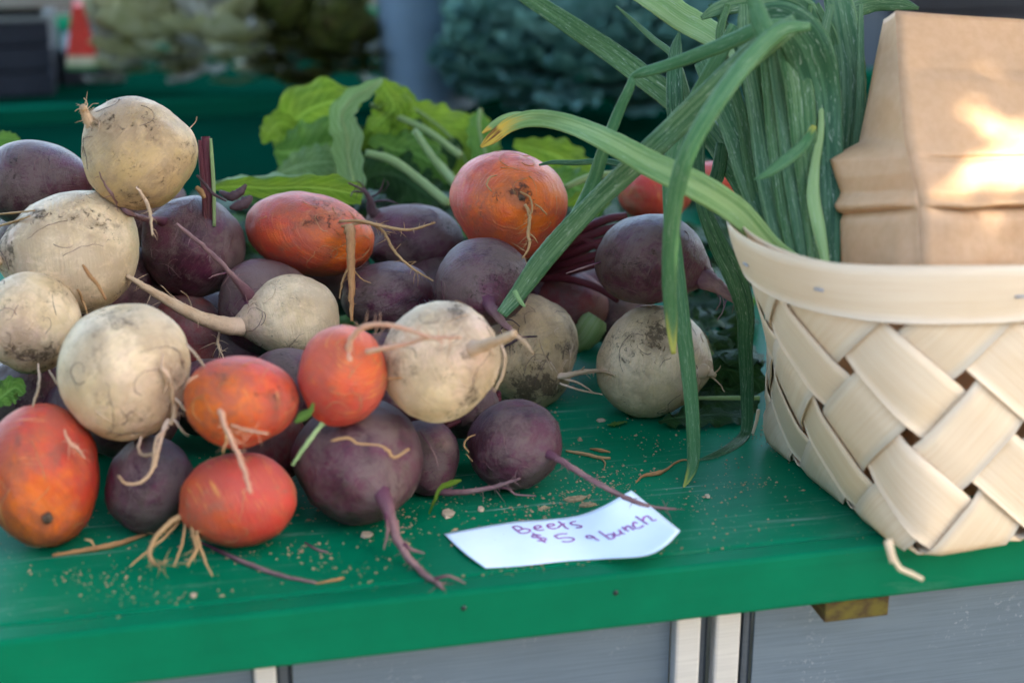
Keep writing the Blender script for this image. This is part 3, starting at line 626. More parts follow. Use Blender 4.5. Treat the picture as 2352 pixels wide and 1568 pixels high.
root('W4', [(385, 980, 8), (358, 1010, 7), (352, 1060, 6), (345, 1085, 3)], 'pale', -.04, 'rootlet', 6)
root('W4', [(428, 790, 4), (450, 815, 6), (475, 850, 3)], 'pale', -.02, 'rootlet', 6)
root('W4', [(376, 810, 3), (372, 845, 5), (384, 880, 5), (376, 905, 3)], 'pale', 0, 'rootlet', 6)
root('O1', [(148, 985, 4), (158, 1012, 8), (178, 1030, 8), (195, 1052, 4)], 'pink', 0, 'rootlet', 6)
root('O1', [(195, 1238, 4), (210, 1242, 6), (215, 1255, 3)], 'tan', 0, 'rootlet', 6)
root('O3', [(505, 930, 20), (512, 968, 13), (532, 1010, 12), (556, 1068, 12), (577, 1132, 9)], 'pink', -.035)
root('O3', [(530, 976, 8), (570, 988, 9), (618, 996, 6)], 'pink', -.01, 'rootlet', 6)
root('O3', [(508, 960, 6), (520, 1000, 6), (512, 1040, 4)], 'tan', .0, 'rootlet', 6)
root('O3', [(430, 880, 3), (442, 868, 6), (455, 862, 3)], 'pink', 0, 'rootlet', 6)
root('O4', [(442, 1178, 18), (402, 1192, 15), (362, 1228, 12), (344, 1268, 10), (356, 1296, 8), (382, 1288, 6)], 'tan', -.03)
root('O4', [(440, 1182, 10), (442, 1225, 9), (450, 1262, 8), (430, 1300, 5)], 'tan', -.03, 'rootlet', 6)
root('O4', [(455, 1176, 9), (452, 1225, 8), (468, 1280, 7), (488, 1322, 4)], 'tan', -.03, 'rootlet', 6)
root('O4', [(412, 1196, 8), (370, 1240, 7), (330, 1272, 5), (298, 1300, 3)], 'tan', -.03, 'rootlet', 6)
root('O4', [(425, 1190, 6), (420, 1240, 6), (400, 1300, 4)], 'tan', -.03, 'rootlet', 6)
root('P3', [(400, 522, 40), (365, 505, 18), (330, 502, 15), (290, 484, 13), (252, 436, 12), (228, 385, 11), (214, 320, 8)], 'purple', -.10)
root('P4', [(585, 705, 60), (566, 668, 26), (530, 628, 14), (475, 572, 11), (405, 514, 7)], 'purple', -.06)
root('P4', [(524, 626, 5), (495, 632, 4), (478, 640, 2)], 'purple', -.02, 'rootlet', 5)
root('W5', [(602, 742, 56), (552, 750, 45), (505, 744, 38), (455, 727, 31), (400, 698, 25), (345, 667, 18), (290, 632, 9)], 'pale', -.06, jit=.06, sides=14, drape=False)
for p in ([(420, 700, 4), (395, 680, 3), (370, 655, 2)], [(440, 705, 4), (430, 680, 3), (415, 668, 2)], [(505, 760, 5), (500, 790, 7), (515, 825, 3)]):
    root('W5', p, 'pale', -.02, 'rootlet', 5)
root('O2', [(803, 524, 27), (805, 548, 22), (806, 590, 19), (807, 660, 16), (808, 738, 7)], 'rust', -.02, t0=1.195)
root('O2', [(780, 508, 6), (830, 508, 8), (880, 520, 8), (940, 528, 7), (1001, 511, 4)], 'tan', -.02, 'rootlet', 6)
root('O2', [(785, 520, 6), (840, 512, 7), (880, 532, 7), (902, 572, 7), (942, 612, 6), (994, 645, 4)], 'tan', -.01, 'rootlet', 6)
root('O2', [(803, 610, 7), (788, 640, 6), (780, 685, 3)], 'tan', 0, 'rootlet', 6, t0=1.195)
root('O2', [(808, 612, 3), (830, 640, 3), (852, 650, 2)], 'tan', 0, 'rootlet', 5, t0=1.19)
root('P5', [(880, 512, 40), (858, 488, 26), (850, 462, 16), (838, 440, 9), (800, 420, 4)], 'dark', -.03, drape=False)
for p in ([(848, 456, 6), (872, 440, 5), (882, 412, 2)], [(852, 466, 7), (885, 460, 5), (915, 468, 3)], [(840, 442, 5), (812, 440, 4), (805, 452, 2)], [(845, 450, 5), (832, 425, 4), (820, 415, 2)], [(880, 440, 3), (892, 425, 2), (888, 415, 2)]):
    root('P5', p, 'dark', -.02, 'rootlet', 5, drape=False)
for i in range(7):
    root('P6', [(930 + i * 9, 700 - (i % 3) * 6, 2), (942 + i * 8, 690 - (i % 2) * 10, 2), (960 + i * 6, 692 + (i % 3) * 8, 1.6)], 'dark', 0, 'rootlet', 4)
root('O5', [(1206, 470, 7), (1216, 492, 8), (1214, 540, 8), (1216, 565, 7), (1200, 594, 3)], 'tan', -.01, t0=1.186)
root('O5', [(1195, 440, 4), (1218, 455, 5), (1222, 485, 5), (1212, 505, 3)], 'tan', 0, 'rootlet', 5, t0=1.186)
root('O5', [(1228, 468, 3), (1242, 478, 5), (1256, 493, 3)], 'tan', 0, 'rootlet', 5, t0=1.19)
root('O5', [(1130, 440, 3), (1118, 425, 4), (1126, 408, 4), (1142, 402, 2)], 'tan', 0, 'rootlet', 5, t0=1.19)
root('O5', [(1216, 535, 4), (1226, 545, 4), (1236, 558, 2)], 'tan', 0, 'rootlet', 5, t0=1.19)
root('P7', [(1116, 682, 40), (1130, 708, 29), (1150, 736, 20), (1172, 756, 12), (1190, 772, 6)], 'purple', -.01)
for p in ([(1150, 735, 4), (1175, 735, 3), (1195, 750, 2)], [(1160, 745, 4), (1150, 760, 3), (1162, 780, 2)]):
    root('P7', p, 'dark', -.01, 'rootlet', 5)
root('W6', [(1070, 806, 50), (1105, 795, 30), (1145, 782, 22), (1184, 764, 17)], 'pale', -.03, sides=10)
root('W6', [(1150, 790, 9), (1160, 820, 7), (1152, 865, 6), (1135, 900, 3)], 'pale', -.01, 'rootlet', 6)
root('W6', [(1180, 768, 9), (1205, 785, 7), (1225, 812, 4)], 'pale', -.01, 'rootlet', 6)
root('W6', [(885, 870, 3), (930, 868, 6), (962, 880, 8), (985, 905, 6)], 'rust', 0, 'rootlet', 6)
root('O6', [(806, 838, 22), (800, 805, 16), (812, 770, 14), (838, 750, 13), (880, 745, 12), (930, 755, 11), (985, 774, 9), (1020, 786, 6)], 'pink', -.03)
root('O6', [(842, 808, 14), (880, 800, 13), (930, 790, 11), (985, 776, 9), (1060, 775, 6)], 'pink', -.02, 'rootlet', 7, t0=.985)
root('P8', [(866, 1095, 50), (880, 1138, 42), (892, 1172, 31), (906, 1218, 24), (926, 1262, 20), (966, 1310, 16), (1002, 1336, 12), (1018, 1352, 6)], 'purple', -.03, sides=10)
root('P8', [(928, 1248, 9), (948, 1262, 8), (975, 1270, 4)], 'purple', 0, 'rootlet', 6, t0=1.0)
root('P8', [(1000, 1328, 8), (1030, 1322, 7), (1052, 1330, 6), (1070, 1340, 3)], 'purple', 0, 'rootlet', 6, t0=.98)
root('P8', [(888, 1176, 8), (890, 1220, 7), (882, 1262, 3)], 'purple', 0, 'rootlet', 6, t0=1.0)
root('P8', [(760, 1012, 6), (800, 1005, 8), (822, 1018, 6), (870, 1022, 5), (892, 1035, 9), (905, 1050, 8), (940, 1030, 6)], 'tan', 0, 'rootlet', 6, t0=1.0)
root('P9', [(996, 1112, 40), (1010, 1128, 20), (1060, 1130, 14), (1120, 1121, 11), (1160, 1110, 9), (1195, 1098, 4)], 'purple', -.02)
root('P9', [(1130, 1118, 7), (1168, 1122, 7), (1185, 1135, 6), (1232, 1138, 3)], 'purple', -.01, 'rootlet', 6)
root('P9', [(965, 990, 3), (985, 1020, 5), (1000, 1050, 5), (1006, 1075, 4)], 'purple', 0, 'rootlet', 6, t0=1.07)
root('P10', [(1246, 1036, 34), (1268, 1046, 20), (1305, 1068, 15), (1362, 1104, 14), (1430, 1139, 12), (1490, 1162, 9), (1552, 1169, 5)], 'purple', -.03)
for p in ([(1078, 1040, 3), (1066, 1022, 4), (1075, 1005, 4), (1092, 998, 2)], [(1085, 1060, 2), (1078, 1050, 3), (1070, 1042, 2)]):
    root('P10', p, 'tan', 0, 'rootlet', 5, t0=1.08)
root('W7', [(1262, 866, 22), (1300, 862, 15), (1345, 853, 11), (1385, 853, 8), (1414, 862, 3)], 'pale', -.01)
for p in ([(1290, 868, 6), (1330, 880, 5), (1368, 904, 2)], [(1285, 880, 6), (1330, 895, 5), (1385, 906, 3)], [(1278, 862, 5), (1262, 838, 4), (1242, 790, 3), (1240, 770, 2)], [(1318, 858, 5), (1335, 850, 4), (1342, 842, 2)], [(1240, 772, 3), (1200, 775, 6), (1170, 790, 8), (1150, 800, 4)]):
    root('W7', p, 'pale' if p[0][0] > 1250 else 'dark', -.01, 'rootlet', 5)
root('P11', [(1585, 622, 70), (1618, 640, 50), (1648, 657, 34), (1676, 678, 23), (1712, 704, 14)], 'purple', -.02, sides=12)
for p in ([(1640, 665, 4), (1655, 690, 3), (1645, 712, 2)], [(1668, 690, 4), (1660, 715, 3), (1648, 735, 2)], [(1650, 668, 3), (1662, 690, 2), (1662, 702, 2)], [(1384, 600, 4), (1340, 615, 5), (1300, 628, 3)]):
    root('P11', p, 'purple', -.02, 'rootlet', 5)
root('W8', [(1600, 848, 60), (1622, 854, 26), (1645, 862, 9)], 'pale', -.01)
for p in ([(1635, 860, 5), (1650, 850, 3), (1655, 840, 2)], [(1630, 862, 5), (1652, 880, 3), (1664, 900, 2)]):
    root('W8', p, 'pale', -.01, 'rootlet', 5)
# ------------------------------------------------------------------ price sign (built before the roots that lie on it)
def lerp_pl(P, s):
    for a, b in zip(P, P[1:]):
        if s <= b[0]:
            f_ = (s - a[0]) / (b[0] - a[0]); return a[1] + (b[1] - a[1]) * f_, a[2] + (b[2] - a[2]) * f_
    return P[-1][1], P[-1][2]
def smooth(a, b, x):
    x = max(0, min(1, (x - a) / (b - a))); return x * x * (3 - 2 * x)
TOPE = spline([(0, 1020, 1225), (.2, 1105, 1209), (.37, 1180, 1197), (.55, 1262, 1191), (.7, 1328, 1183), (.83, 1386, 1161), (1, 1450, 1125)], 40)
BOTE = spline([(0, 1115, 1303), (.2, 1198, 1298), (.45, 1300, 1287), (.65, 1390, 1282), (.82, 1480, 1275), (.92, 1526, 1253), (1, 1562, 1218)], 40)
V = []; Fc = []; ns, nq = 48, 16
for i in range(ns + 1):
    s = i / ns; (xt, yt), (xb, yb) = lerp_pl(TOPE, s), lerp_pl(BOTE, s)
    for j in range(nq + 1):
        q = j / nq; bow = math.sin(math.pi * q) * (1 - s) * 4
        z = .0012 + .021 * smooth(.58, 1.0, s) * (1 - .25 * math.sin(math.pi * q)) + .0012 * math.sin(math.pi * q) * (1 - s) + .0006 * math.sin(s * 17 + q * 3)
        V.append(on(xt + (xb - xt) * q - bow, yt + (yb - yt) * q + bow * .4, max(z, .0006)))
for i in range(ns):
    for j in range(nq):
        a = i * (nq + 1) + j; Fc.append([a, a + 1, a + nq + 2, a + nq + 1])
PAPER = BVHTree.FromPolygons(V, Fc)
paper = mesh('price_sign', V, Fc, M_paper, None)
tag(paper, 'curled white paper price sign with purple handwriting lying at the table edge', 'sign')
sol = paper.modifiers.new('thickness', 'SOLIDIFY'); sol.thickness = .0003; sol.offset = -1
STROKES = [
 [(125, 272), (180, 318), (240, 362)], [(125, 276), (165, 260), (225, 268), (262, 290), (255, 312), (205, 322)], [(262, 300), (320, 300), (378, 312), (376, 342), (310, 362), (235, 360)],
 [(452, 286), (500, 288), (542, 276), (530, 256), (485, 254), (448, 272), (460, 305), (520, 322), (585, 312)],
 [(642, 258), (690, 260), (735, 248), (722, 228), (680, 226), (640, 242), (652, 278), (712, 298), (775, 290)],
 [(800, 192), (868, 240), (905, 280), (950, 300)], [(795, 285), (835, 248), (895, 222)],
 [(1056, 190), (1000, 200), (980, 218), (1010, 238), (1085, 244), (1142, 262), (1120, 280), (1060, 282)],
 [(497 + x * 150 - y * 118, 486 - x * 22 - y * 88) for x, y in ((.95, .78), (.55, 1.0), (.1, .85), (.2, .6), (.8, .42), (.92, .15), (.5, -.02), (.05, .15))],
 [(497 + .5 * 150 - y * 118, 486 - .5 * 22 - y * 88) for y in (1.28, .5, -.3)],
 [(930, 372), (830, 376), (742, 402)], [(742, 402), (800, 440), (860, 432), (960, 428), (1025, 445), (1005, 476), (920, 490), (850, 482)],
 [(1310, 412), (1260, 396), (1212, 406), (1230, 430), (1285, 434), (1318, 414), (1340, 440), (1395, 468)],
 [(1396, 336), (1470, 386), (1560, 452)], [(1500, 402), (1560, 376), (1612, 396), (1618, 430), (1565, 452)],
 [(1608, 352), (1645, 392), (1695, 386), (1722, 352), (1690, 312)], [(1700, 330), (1728, 362), (1775, 372)],
 [(1738, 272), (1785, 312), (1832, 334)], [(1785, 305), (1795, 268), (1832, 256), (1868, 285), (1915, 312)],
 [(1958, 214), (1915, 200), (1898, 232), (1918, 275), (1965, 290), (2020, 272), (2048, 250)],
 [(1938, 118), (2020, 172), (2112, 232)], [(2040, 180), (2060, 130), (2105, 112), (2150, 140), (2190, 178), (2242, 166)],
]
parts = []
for st in STROKES:
    P = []
    for x, y in spline(st, len(st) * 5):
        vx, vy = (1260 + x / 5.88) * .91875, (1270 + y / 5.88) * .91875
        h = PAPER.ray_cast(CAM, ray(vx, vy).normalized())
        if h[0] is not None: P.append(h[0] - ray(vx, vy).normalized() * .0004)
    parts.append(tube_data(P, [0.00078] * len(P), 6, .3, lambda i, T: T.cross(Vector((0, 0, 1))).normalized()))
V, Fc, B = join(parts); mesh('handwriting', V, Fc, M_ink, paper)
for a in ROOTS: build_root(*a)
# ------------------------------------------------------------------ woven basket
NB = Vector((.252, -.030, 0)); U1 = Vector((-.12, .993, 0)); U2 = Vector((.993, .12, 0)); CA, CB, RIMZ = .12, .105, .190
def sup(A, Bx, n, N=720):
    P = []
    for i in range(N + 1):
        th = -math.pi * .75 + 2 * math.pi * i / N; c, s = math.cos(th), math.sin(th)
        r = (abs(c / A) ** n + abs(s / Bx) ** n) ** (-1 / n); P.append((r * c, r * s))
    # start on the corner diagonal of the shape itself
    L = [0]
    for a, b in zip(P, P[1:]): L.append(L[-1] + math.hypot(a[0] - b[0], a[1] - b[1]))
    i0 = min(range(N), key=lambda i: abs(P[i][0] / A - P[i][1] / Bx) + (9 if P[i][0] > 0 else 0)); l0 = L[i0]
    def f(u):
        l = (l0 + (u % 1.0) * L[-1]) % L[-1]; lo, hi = 0, N
        while hi - lo > 1:
            m = (lo + hi) // 2
            if L[m] <= l: lo = m
            else: hi = m
        k = (l - L[lo]) / max(1e-9, L[hi] - L[lo]); return (P[lo][0] + (P[hi][0] - P[lo][0]) * k, P[lo][1] + (P[hi][1] - P[lo][1]) * k)
    return f
fb, fr = sup(.122, .107, 14), sup(.190, .112, 2.25)
def bsk(u, v):
    b, r = fb(u), fr(u); g = max(0, v) ** 1.04
    k = 1 - .025 * math.exp(-max(v, 0) / .03) if v >= 0 else max(.05, .975 + v * 1.25)
    a, bb = (b[0] * (1 - g) + r[0] * g) * k, (b[1] * (1 - g) + r[1] * g) * k
    z = .004 + (RIMZ - .004) * v + .006 * math.exp(-v / .04) * 0 if v >= 0 else .004
    return NB + U2 * (CA + a) + U1 * (CB + bb) + Vector((0, 0, z))
def bnor(u, v):
    e = .004; du = bsk(u + e, v) - bsk(u - e, v); dv = bsk(u, v + e * 2) - bsk(u, v - e * 2) ; n = du.cross(dv); return n.normalized()
M_staple = plain('grey_staple', (.30, .31, .33), .4, .5, .1, 50)
basket = empty('woven_basket', bsk(0, 0), 'pale woven wood splint basket holding onion tops and a paper bag', 'basket')
def ribbon(name, f, na, nc, th, seed):
    V = []; Fc = []; B = []
    for side in (0, 1):
        for i in range(na + 1):
            for j in range(nc + 1):
                p, n, bp = f(i / na, j / nc); V.append(p - n * (th * side)); B.append(bp)
    k = (na + 1) * (nc + 1)
    for i in range(na):
        for j in range(nc):
            a = i * (nc + 1) + j; q = [a, a + nc + 1, a + nc + 2, a + 1]; Fc += [q, [x + k for x in q[::-1]]]
        for j in (0, nc):
            a = i * (nc + 1) + j; Fc.append([a, a + nc + 1, a + nc + 1 + k, a + k])
    for i in (0, na):
        for j in range(nc):
            a = i * (nc + 1) + j; Fc.append([a, a + 1, a + 1 + k, a + k])
    o = mesh(name, V, Fc, M_wood, basket, True, B)
    return o
rb = random.Random(5)
def splint(fam, m):
    e0, e1 = rb.uniform(.06, .11), rb.uniform(.06, .11); amp = .0016; bow = rb.uniform(-.0004, .0004); tw = rb.uniform(-.018, .018)
    def f(s, c):
        v = -.22 + s * 1.15; w = m + e0 + (1 - e0 - e1) * c + tw * (s - .5)
        if fam == 0: p = w; q = 2 * (v - .43) / .4 - p; sg = math.cos(math.pi * (q - .5)) * (-1) ** m
        else: q = w; p = 2 * (v - .43) / .4 - q; sg = -math.cos(math.pi * (p - .5)) * (-1) ** m
        sg = max(-1, min(1, sg * 2.6))
        u = (q - p) / 24; n = bnor(u, v); off = -amp * sg * (1 if v > -.02 else .6) + bow * (1 - (2 * c - 1) ** 2)
        if v > .82: off *= max(0, 1 - (v - .82) / .08) 
        return bsk(u, v) + n * off, n, (s * 2.3, c * .55, 0)
    ribbon('splint', f, 46, 6, .0009, m)
for m in range(12): splint(0, m); splint(1, m)
def band(off, v0, v1, th, sgn=1):
    def f(s, c):
        v = v0 + (v1 - v0) * c + .006 * math.sin(s * 12.566 * 3) * (c > .5); s += .5; n = bnor(s, min(v, .99)); p = bsk(s, v)
        return p + n * (off + .0012 * sgn * math.sin(c * math.pi)), n, (s * 9, c * .6, 0)
    return ribbon('rim_band', f, 150, 5, th, 1)
band(.0048, .83, 1.02, .0012); band(-.0032, .85, 1.0, .0012, -1)
for u_ in (-.045, .985 - 1.0 + .09, -.11):
    n = bnor(u_, .92); p = bsk(u_, .92) + n * .0068; t_ = (bsk(u_ + .01, .92) - bsk(u_ - .01, .92)).normalized()
    V, Fc, B = tube_data([p - t_ * .003, p + t_ * .003], [.0008, .0008], 6); mesh('staple', V, Fc, M_staple, basket)
def splinter(pts, t, w):
    P = [at(x, y, t + i * .003) for i, (x, y) in enumerate(pts)]
    V, Fc, B = tube_data(P, [w * .5 * t / F_PX] * (len(P) - 1) + [w * .4 * t / F_PX], 6, .4); mesh('splinter', V, Fc, M_wood, basket, False, B)
splinter([(2046, 1262), (2056, 1288), (2068, 1306), (2092, 1316), (2120, 1330)], .925, 12)
splinter([(1742, 940), (1738, 965), (1729, 995)], 1.18, 9); splinter([(2040, 1240), (2052, 1290)], .93, 20)

# ------------------------------------------------------------------ paper bag in the basket
BAG = [ # rows of (FL, BL, BR, FR) as (x, y, distance)
 [(2117, 605, .985), (1921, 607, 1.055), (2350, 570, 1.19), (2660, 606, 1.05)],
 [(2112, 478, .985), (1917, 492, 1.055), (2352, 440, 1.19), (2655, 468, 1.05)],
 [(2107, 436, .990), (1926, 440, 1.055), (2350, 400, 1.19), (2652, 425, 1.055)],
 [(2098, 395, .990), (1913, 408, 1.055), (2348, 370, 1.19), (2648, 388, 1.06)],
 [(2091, 362, .992), (1900, 366, 1.060), (2346, 340, 1.19), (2645, 352, 1.06)],
 [(2080, 318, .998), (1974, 328, 1.062), (2344, 300, 1.19), (2640, 312, 1.065)],
 [(2072, 240, 1.01), (1993, 236, 1.066), (2340, 230, 1.17), (2630, 242, 1.075)],
 [(2065, 140, 1.03), (2011, 140, 1.072), (2336, 140, 1.14), (2620, 150, 1.085)],
 [(2058, 26, 1.055), (2031, 46, 1.078), (2335, 50, 1.100), (2610, 62, 1.095)],
]
rows = [[at(*c) for c in r] for r in BAG]
rows = [[Vector((c.x, c.y, .02)) for c in rows[0]]] + rows
V = []; Fc = []; NS = 24; sub = 8; rings = []
for k in range(len(rows) - 1):
    for s in range(sub if k < len(rows) - 2 else sub + 1):
        f_ = s / sub; rings.append(([a.lerp(b, f_) for a, b in zip(rows[k], rows[k + 1])], k + f_))
cen = sum((c for c in rows[3]), Vector()) / 4
FOLDS = [(Vector((.9, .1, .45)).normalized(), .031, .0045), (Vector((-.5, .2, .85)).normalized(), .043, .004), (Vector((.2, -.1, 1)).normalized(), .067, .004), (Vector((1, .2, -.25)).normalized(), .052, .004)]
def fold(p):
    d = .020 * mnoise.noise(p * 7 + Vector((5, 5, 5))) + .0035 * mnoise.noise(p * 26)
    for n, wl, a in FOLDS:
        u = p.dot(n) / wl + .9 * mnoise.noise(p * 9 + n * 3); f_ = abs(u - math.floor(u) - .5) * 2; d += a * (f_ ** 1.6 - .4) * max(0, .35 + mnoise.noise(p * 6 + n * 9))
    return d
for c in range(4):
    base = len(V)
    for ring, kk in rings:
        a, b_ = ring[c], ring[(c + 1) % 4]; nrm = (b_ - a).cross(Vector((0, 0, 1))).normalized()
        if nrm.dot((a + b_) / 2 - cen) < 0: nrm = -nrm
        L = (b_ - a).length; crz = -.006 * math.exp(-((kk - 2) / .10) ** 2) + .006 * math.exp(-((kk - 2.45) / .28) ** 2) - .004 * math.exp(-((kk - 5.0) / .14) ** 2) * (c == 3)
        for i in range(NS + 1):
            u = i / NS; p = a.lerp(b_, u); am = min(1, 5 * u, 5 * (1 - u)); am = am * am * (3 - 2 * am)
            V.append(p + nrm * (am * (fold(p) * (.4 if kk > 8 else 1) * min(1, L / .10) + (.012 * math.sin(math.pi * min(1, kk / 9)) if c == 3 else 0)) + crz * min(1, 8 * u, 8 * (1 - u)) * min(1, L / .12)))
    for r in range(len(rings) - 1):
        for i in range(NS): q = base + r * (NS + 1) + i; Fc.append([q, q + 1, q + NS + 2, q + NS + 1])
bag = mesh('paper_bag', V, Fc, M_kraft, None, True); tag(bag, 'creased brown paper bag standing in the woven basket', 'bag')
me = bag.data; sol = bag.modifiers.new('thickness', 'SOLIDIFY'); sol.thickness = .0005

# ------------------------------------------------------------------ onion tops
onion = empty('onion_bunch', (.235, .075, .006), 'bunch of green onion tops spilling out of the basket over the beets', 'onions')
def blade(pts, mat, flat=.3, n=None, crease=0.0, name='leaf', sides=14, tw=0.0, jit=.02):
    S = spline(pts, n or len(pts) * 8); P = []; W = []
    for x, y, t, wd in S:
        p = at(x, y, t); r = max(1.5, wd) * .5 * t / F_PX
        if p.z < r * .5: p = on(x, y, r * .5)
        P.append(p); W.append(r)
    N_ = len(P)
    def wd_(i, T):
        v = (P[i] - CAM).normalized(); w_ = T.cross(v).normalized(); return Matrix.Rotation(tw * i / N_ + .12 * math.sin(i * .37 + pts[0][0]), 3, T) @ w_
    V, Fc, B = tube_data(P, W, sides, flat, wd_, jit, int(pts[0][0] + pts[-1][1]), crease)
    return mesh(name, V, Fc, ML[mat], onion, True, B)
# behind
blade([(1190, -20, 1.27, 34), (1300, 52, 1.25, 44), (1400, 118, 1.23, 50), (1480, 178, 1.21, 52), (1560, 238, 1.19, 58), (1640, 320, 1.16, 54), (1705, 425, 1.13, 48), (1775, 560, 1.09, 40)], 'leek', .22, crease=.25)
blade([(1440, -40, 1.2, 50), (1510, 2, 1.18, 60), (1570, 42, 1.17, 64), (1640, 84, 1.15, 58), (1720, 150, 1.12, 44), (1765, 300, 1.1, 36)], 'leekl', .25, crease=.2)
blade([(1415, 14, 1.2, 4), (1450, 45, 1.2, 10), (1500, 90, 1.19, 14), (1548, 132, 1.18, 16), (1575, 210, 1.17, 18), (1600, 330, 1.16, 20)], 'leek2', .5)
blade([(1560, 75, 1.16, 6), (1552, 120, 1.16, 30), (1550, 200, 1.15, 40), (1556, 300, 1.15, 44), (1575, 380, 1.15, 40), (1620, 470, 1.15, 30)], 'leekd', .25, crease=.25)
blade([(1660, 330, 1.14, 30), (1645, 410, 1.14, 34), (1610, 440, 1.14, 26), (1560, 430, 1.15, 14)], 'leekd', .3)
blade([(1238, 379, 1.19, 5), (1270, 373, 1.19, 10), (1320, 374, 1.19, 13), (1400, 372, 1.19, 15), (1500, 400, 1.18, 16)], 'leekd', .5)
blade([(2110, 20, 1.2, 8), (2060, 8, 1.19, 34), (1990, 10, 1.18, 46), (1930, 60, 1.15, 40), (1900, 300, 1.12, 40)], 'leekd', .3)
blade([(1610, 42, 1.1, 10), (1650, 22, 1.1, 34), (1720, 5, 1.1, 44), (1790, 0, 1.1, 52), (1850, 30, 1.1, 60), (1880, 120, 1.1, 50)], 'leek2', .3, crease=.25)
# upright blades in the basket
blade([(1800, 640, 1.06, 40), (1780, 560, 1.07, 52), (1752, 480, 1.08, 62), (1722, 395, 1.09, 72), (1690, 300, 1.10, 66), (1655, 225, 1.11, 58), (1615, 140, 1.12, 44)], 'leek2', .2, crease=.2)
blade([(1835, 650, 1.05, 40), (1822, 560, 1.055, 46), (1802, 460, 1.06, 46), (1786, 340, 1.065, 44), (1772, 210, 1.07, 42), (1762, 90, 1.07, 36)], 'leek', .4, crease=.3)
blade([(1862, 650, 1.045, 38), (1848, 560, 1.05, 46), (1828, 440, 1.055, 48), (1812, 320, 1.06, 48), (1796, 200, 1.065, 46), (1780, 80, 1.065, 40)], 'leek2', .4, crease=.3)
blade([(1885, 655, 1.04, 40), (1872, 560, 1.045, 42), (1858, 450, 1.05, 46), (1848, 330, 1.052, 60), (1835, 200, 1.055, 66), (1812, 90, 1.055, 60)], 'leek', .3, crease=.3)
blade([(1905, 655, 1.04, 46), (1900, 560, 1.045, 62), (1898, 450, 1.05, 76), (1894, 330, 1.055, 84), (1884, 210, 1.055, 94), (1855, 110, 1.05, 110), (1800, 50, 1.045, 90), (1730, 40, 1.05, 50)], 'leekd', .25, crease=.2)
blade([(1900, 620, 1.03, 16), (1880, 520, 1.035, 30), (1868, 450, 1.04, 30), (1872, 380, 1.045, 22), (1885, 300, 1.05, 16), (1880, 230, 1.055, 12), (1840, 160, 1.055, 10)], 'leekl', .35)
blade([(1935, 430, 1.09, 50), (1945, 330, 1.09, 64), (1952, 220, 1.09, 74), (1946, 110, 1.095, 72), (1925, 0, 1.1, 66), (1905, -80, 1.1, 60)], 'leek2', .3, crease=.25)
blade([(1920, 600, 1.05, 30), (1926, 480, 1.055, 44), (1918, 400, 1.06, 50), (1900, 300, 1.06, 44)], 'leekd', .35)
blade([(1732, 412, 1.02, 4), (1760, 400, 1.02, 18), (1800, 372, 1.025, 27), (1845, 335, 1.03, 26), (1870, 290, 1.045, 14)], 'leekt', .3)
blade([(1960, 620, 1.055, 26), (1965, 560, 1.06, 30), (1955, 500, 1.065, 34), (1950, 420, 1.07, 30)], 'leekd', .4)
for q in range(15):
    rq = random.Random(q + 70); xb = 1772 + q * 12.5 + rq.uniform(-6, 6); xt = 1664 + q * 21 + rq.uniform(-22, 22); t_ = 1.075 + .02 * math.sin(q * 2.1); w_ = rq.uniform(20, 40)
    blade([(xb + 14, 650, t_ - .01, w_ * .8), (xb, 575, t_, w_), ((xb * 2 + xt) / 3 + rq.uniform(-5, 5), 430, t_ + .01, w_ * 1.1), ((xb + xt * 2) / 3 + rq.uniform(-8, 8), 270, t_ + .02, w_), (xt, 100, t_ + .02, w_ * .8), (xt - rq.uniform(-30, 60), 10, t_ + .02, w_ * .5)], ('leek', 'leekd', 'leek2')[q % 3], .3, crease=.3)
# hanging over the beets
blade([(1850, 60, 1.04, 20), (1760, 62, 1.03, 34), (1650, 108, 1.045, 34), (1540, 148, 1.06, 28), (1480, 166, 1.065, 24), (1454, 177, 1.07, 15), (1447, 200, 1.072, 22), (1420, 260, 1.08, 26), (1385, 350, 1.09, 30), (1362, 420, 1.10, 32), (1330, 490, 1.11, 36), (1285, 560, 1.12, 40), (1225, 630, 1.13, 36), (1175, 700, 1.135, 22)], 'leekt', .4)
blade([(1830, 50, 1.01, 40), (1770, 92, 1.01, 54), (1700, 150, 1.02, 58), (1620, 225, 1.03, 58), (1530, 312, 1.05, 56), (1440, 395, 1.07, 52), (1370, 462, 1.09, 48), (1300, 535, 1.105, 50), (1240, 606, 1.12, 50), (1190, 675, 1.13, 40), (1152, 722, 1.13, 28)], 'leek2', .3, crease=.2)
blade([(1182, 668, 1.118, 12), (1190, 684, 1.115, 11), (1200, 698, 1.113, 9), (1206, 704, 1.112, 4)], 'leekl', .6)
blade([(1900, 640, 1.05, 24), (1780, 575, 1.045, 50), (1695, 488, 1.03, 62), (1610, 432, 1.025, 66), (1510, 385, 1.03, 62), (1410, 330, 1.05, 54), (1310, 286, 1.08, 44), (1235, 272, 1.10, 40), (1175, 285, 1.11, 34), (1130, 318, 1.115, 26), (1104, 338, 1.12, 6)], 'leeky', .22, crease=.3)
blade([(1225, 276, 1.105, 30), (1180, 272, 1.11, 30), (1140, 284, 1.112, 20), (1108, 306, 1.115, 5)], 'leeky', .25)
blade([(1860, 60, .99, 20), (1790, 72, .985, 36), (1710, 150, .975, 42), (1640, 245, .97, 42), (1580, 350, .975, 42), (1552, 450, .99, 40), (1540, 560, 1.01, 38), (1538, 660, 1.03, 34), (1542, 740, 1.045, 28), (1547, 812, 1.055, 12)], 'leekt', .45)
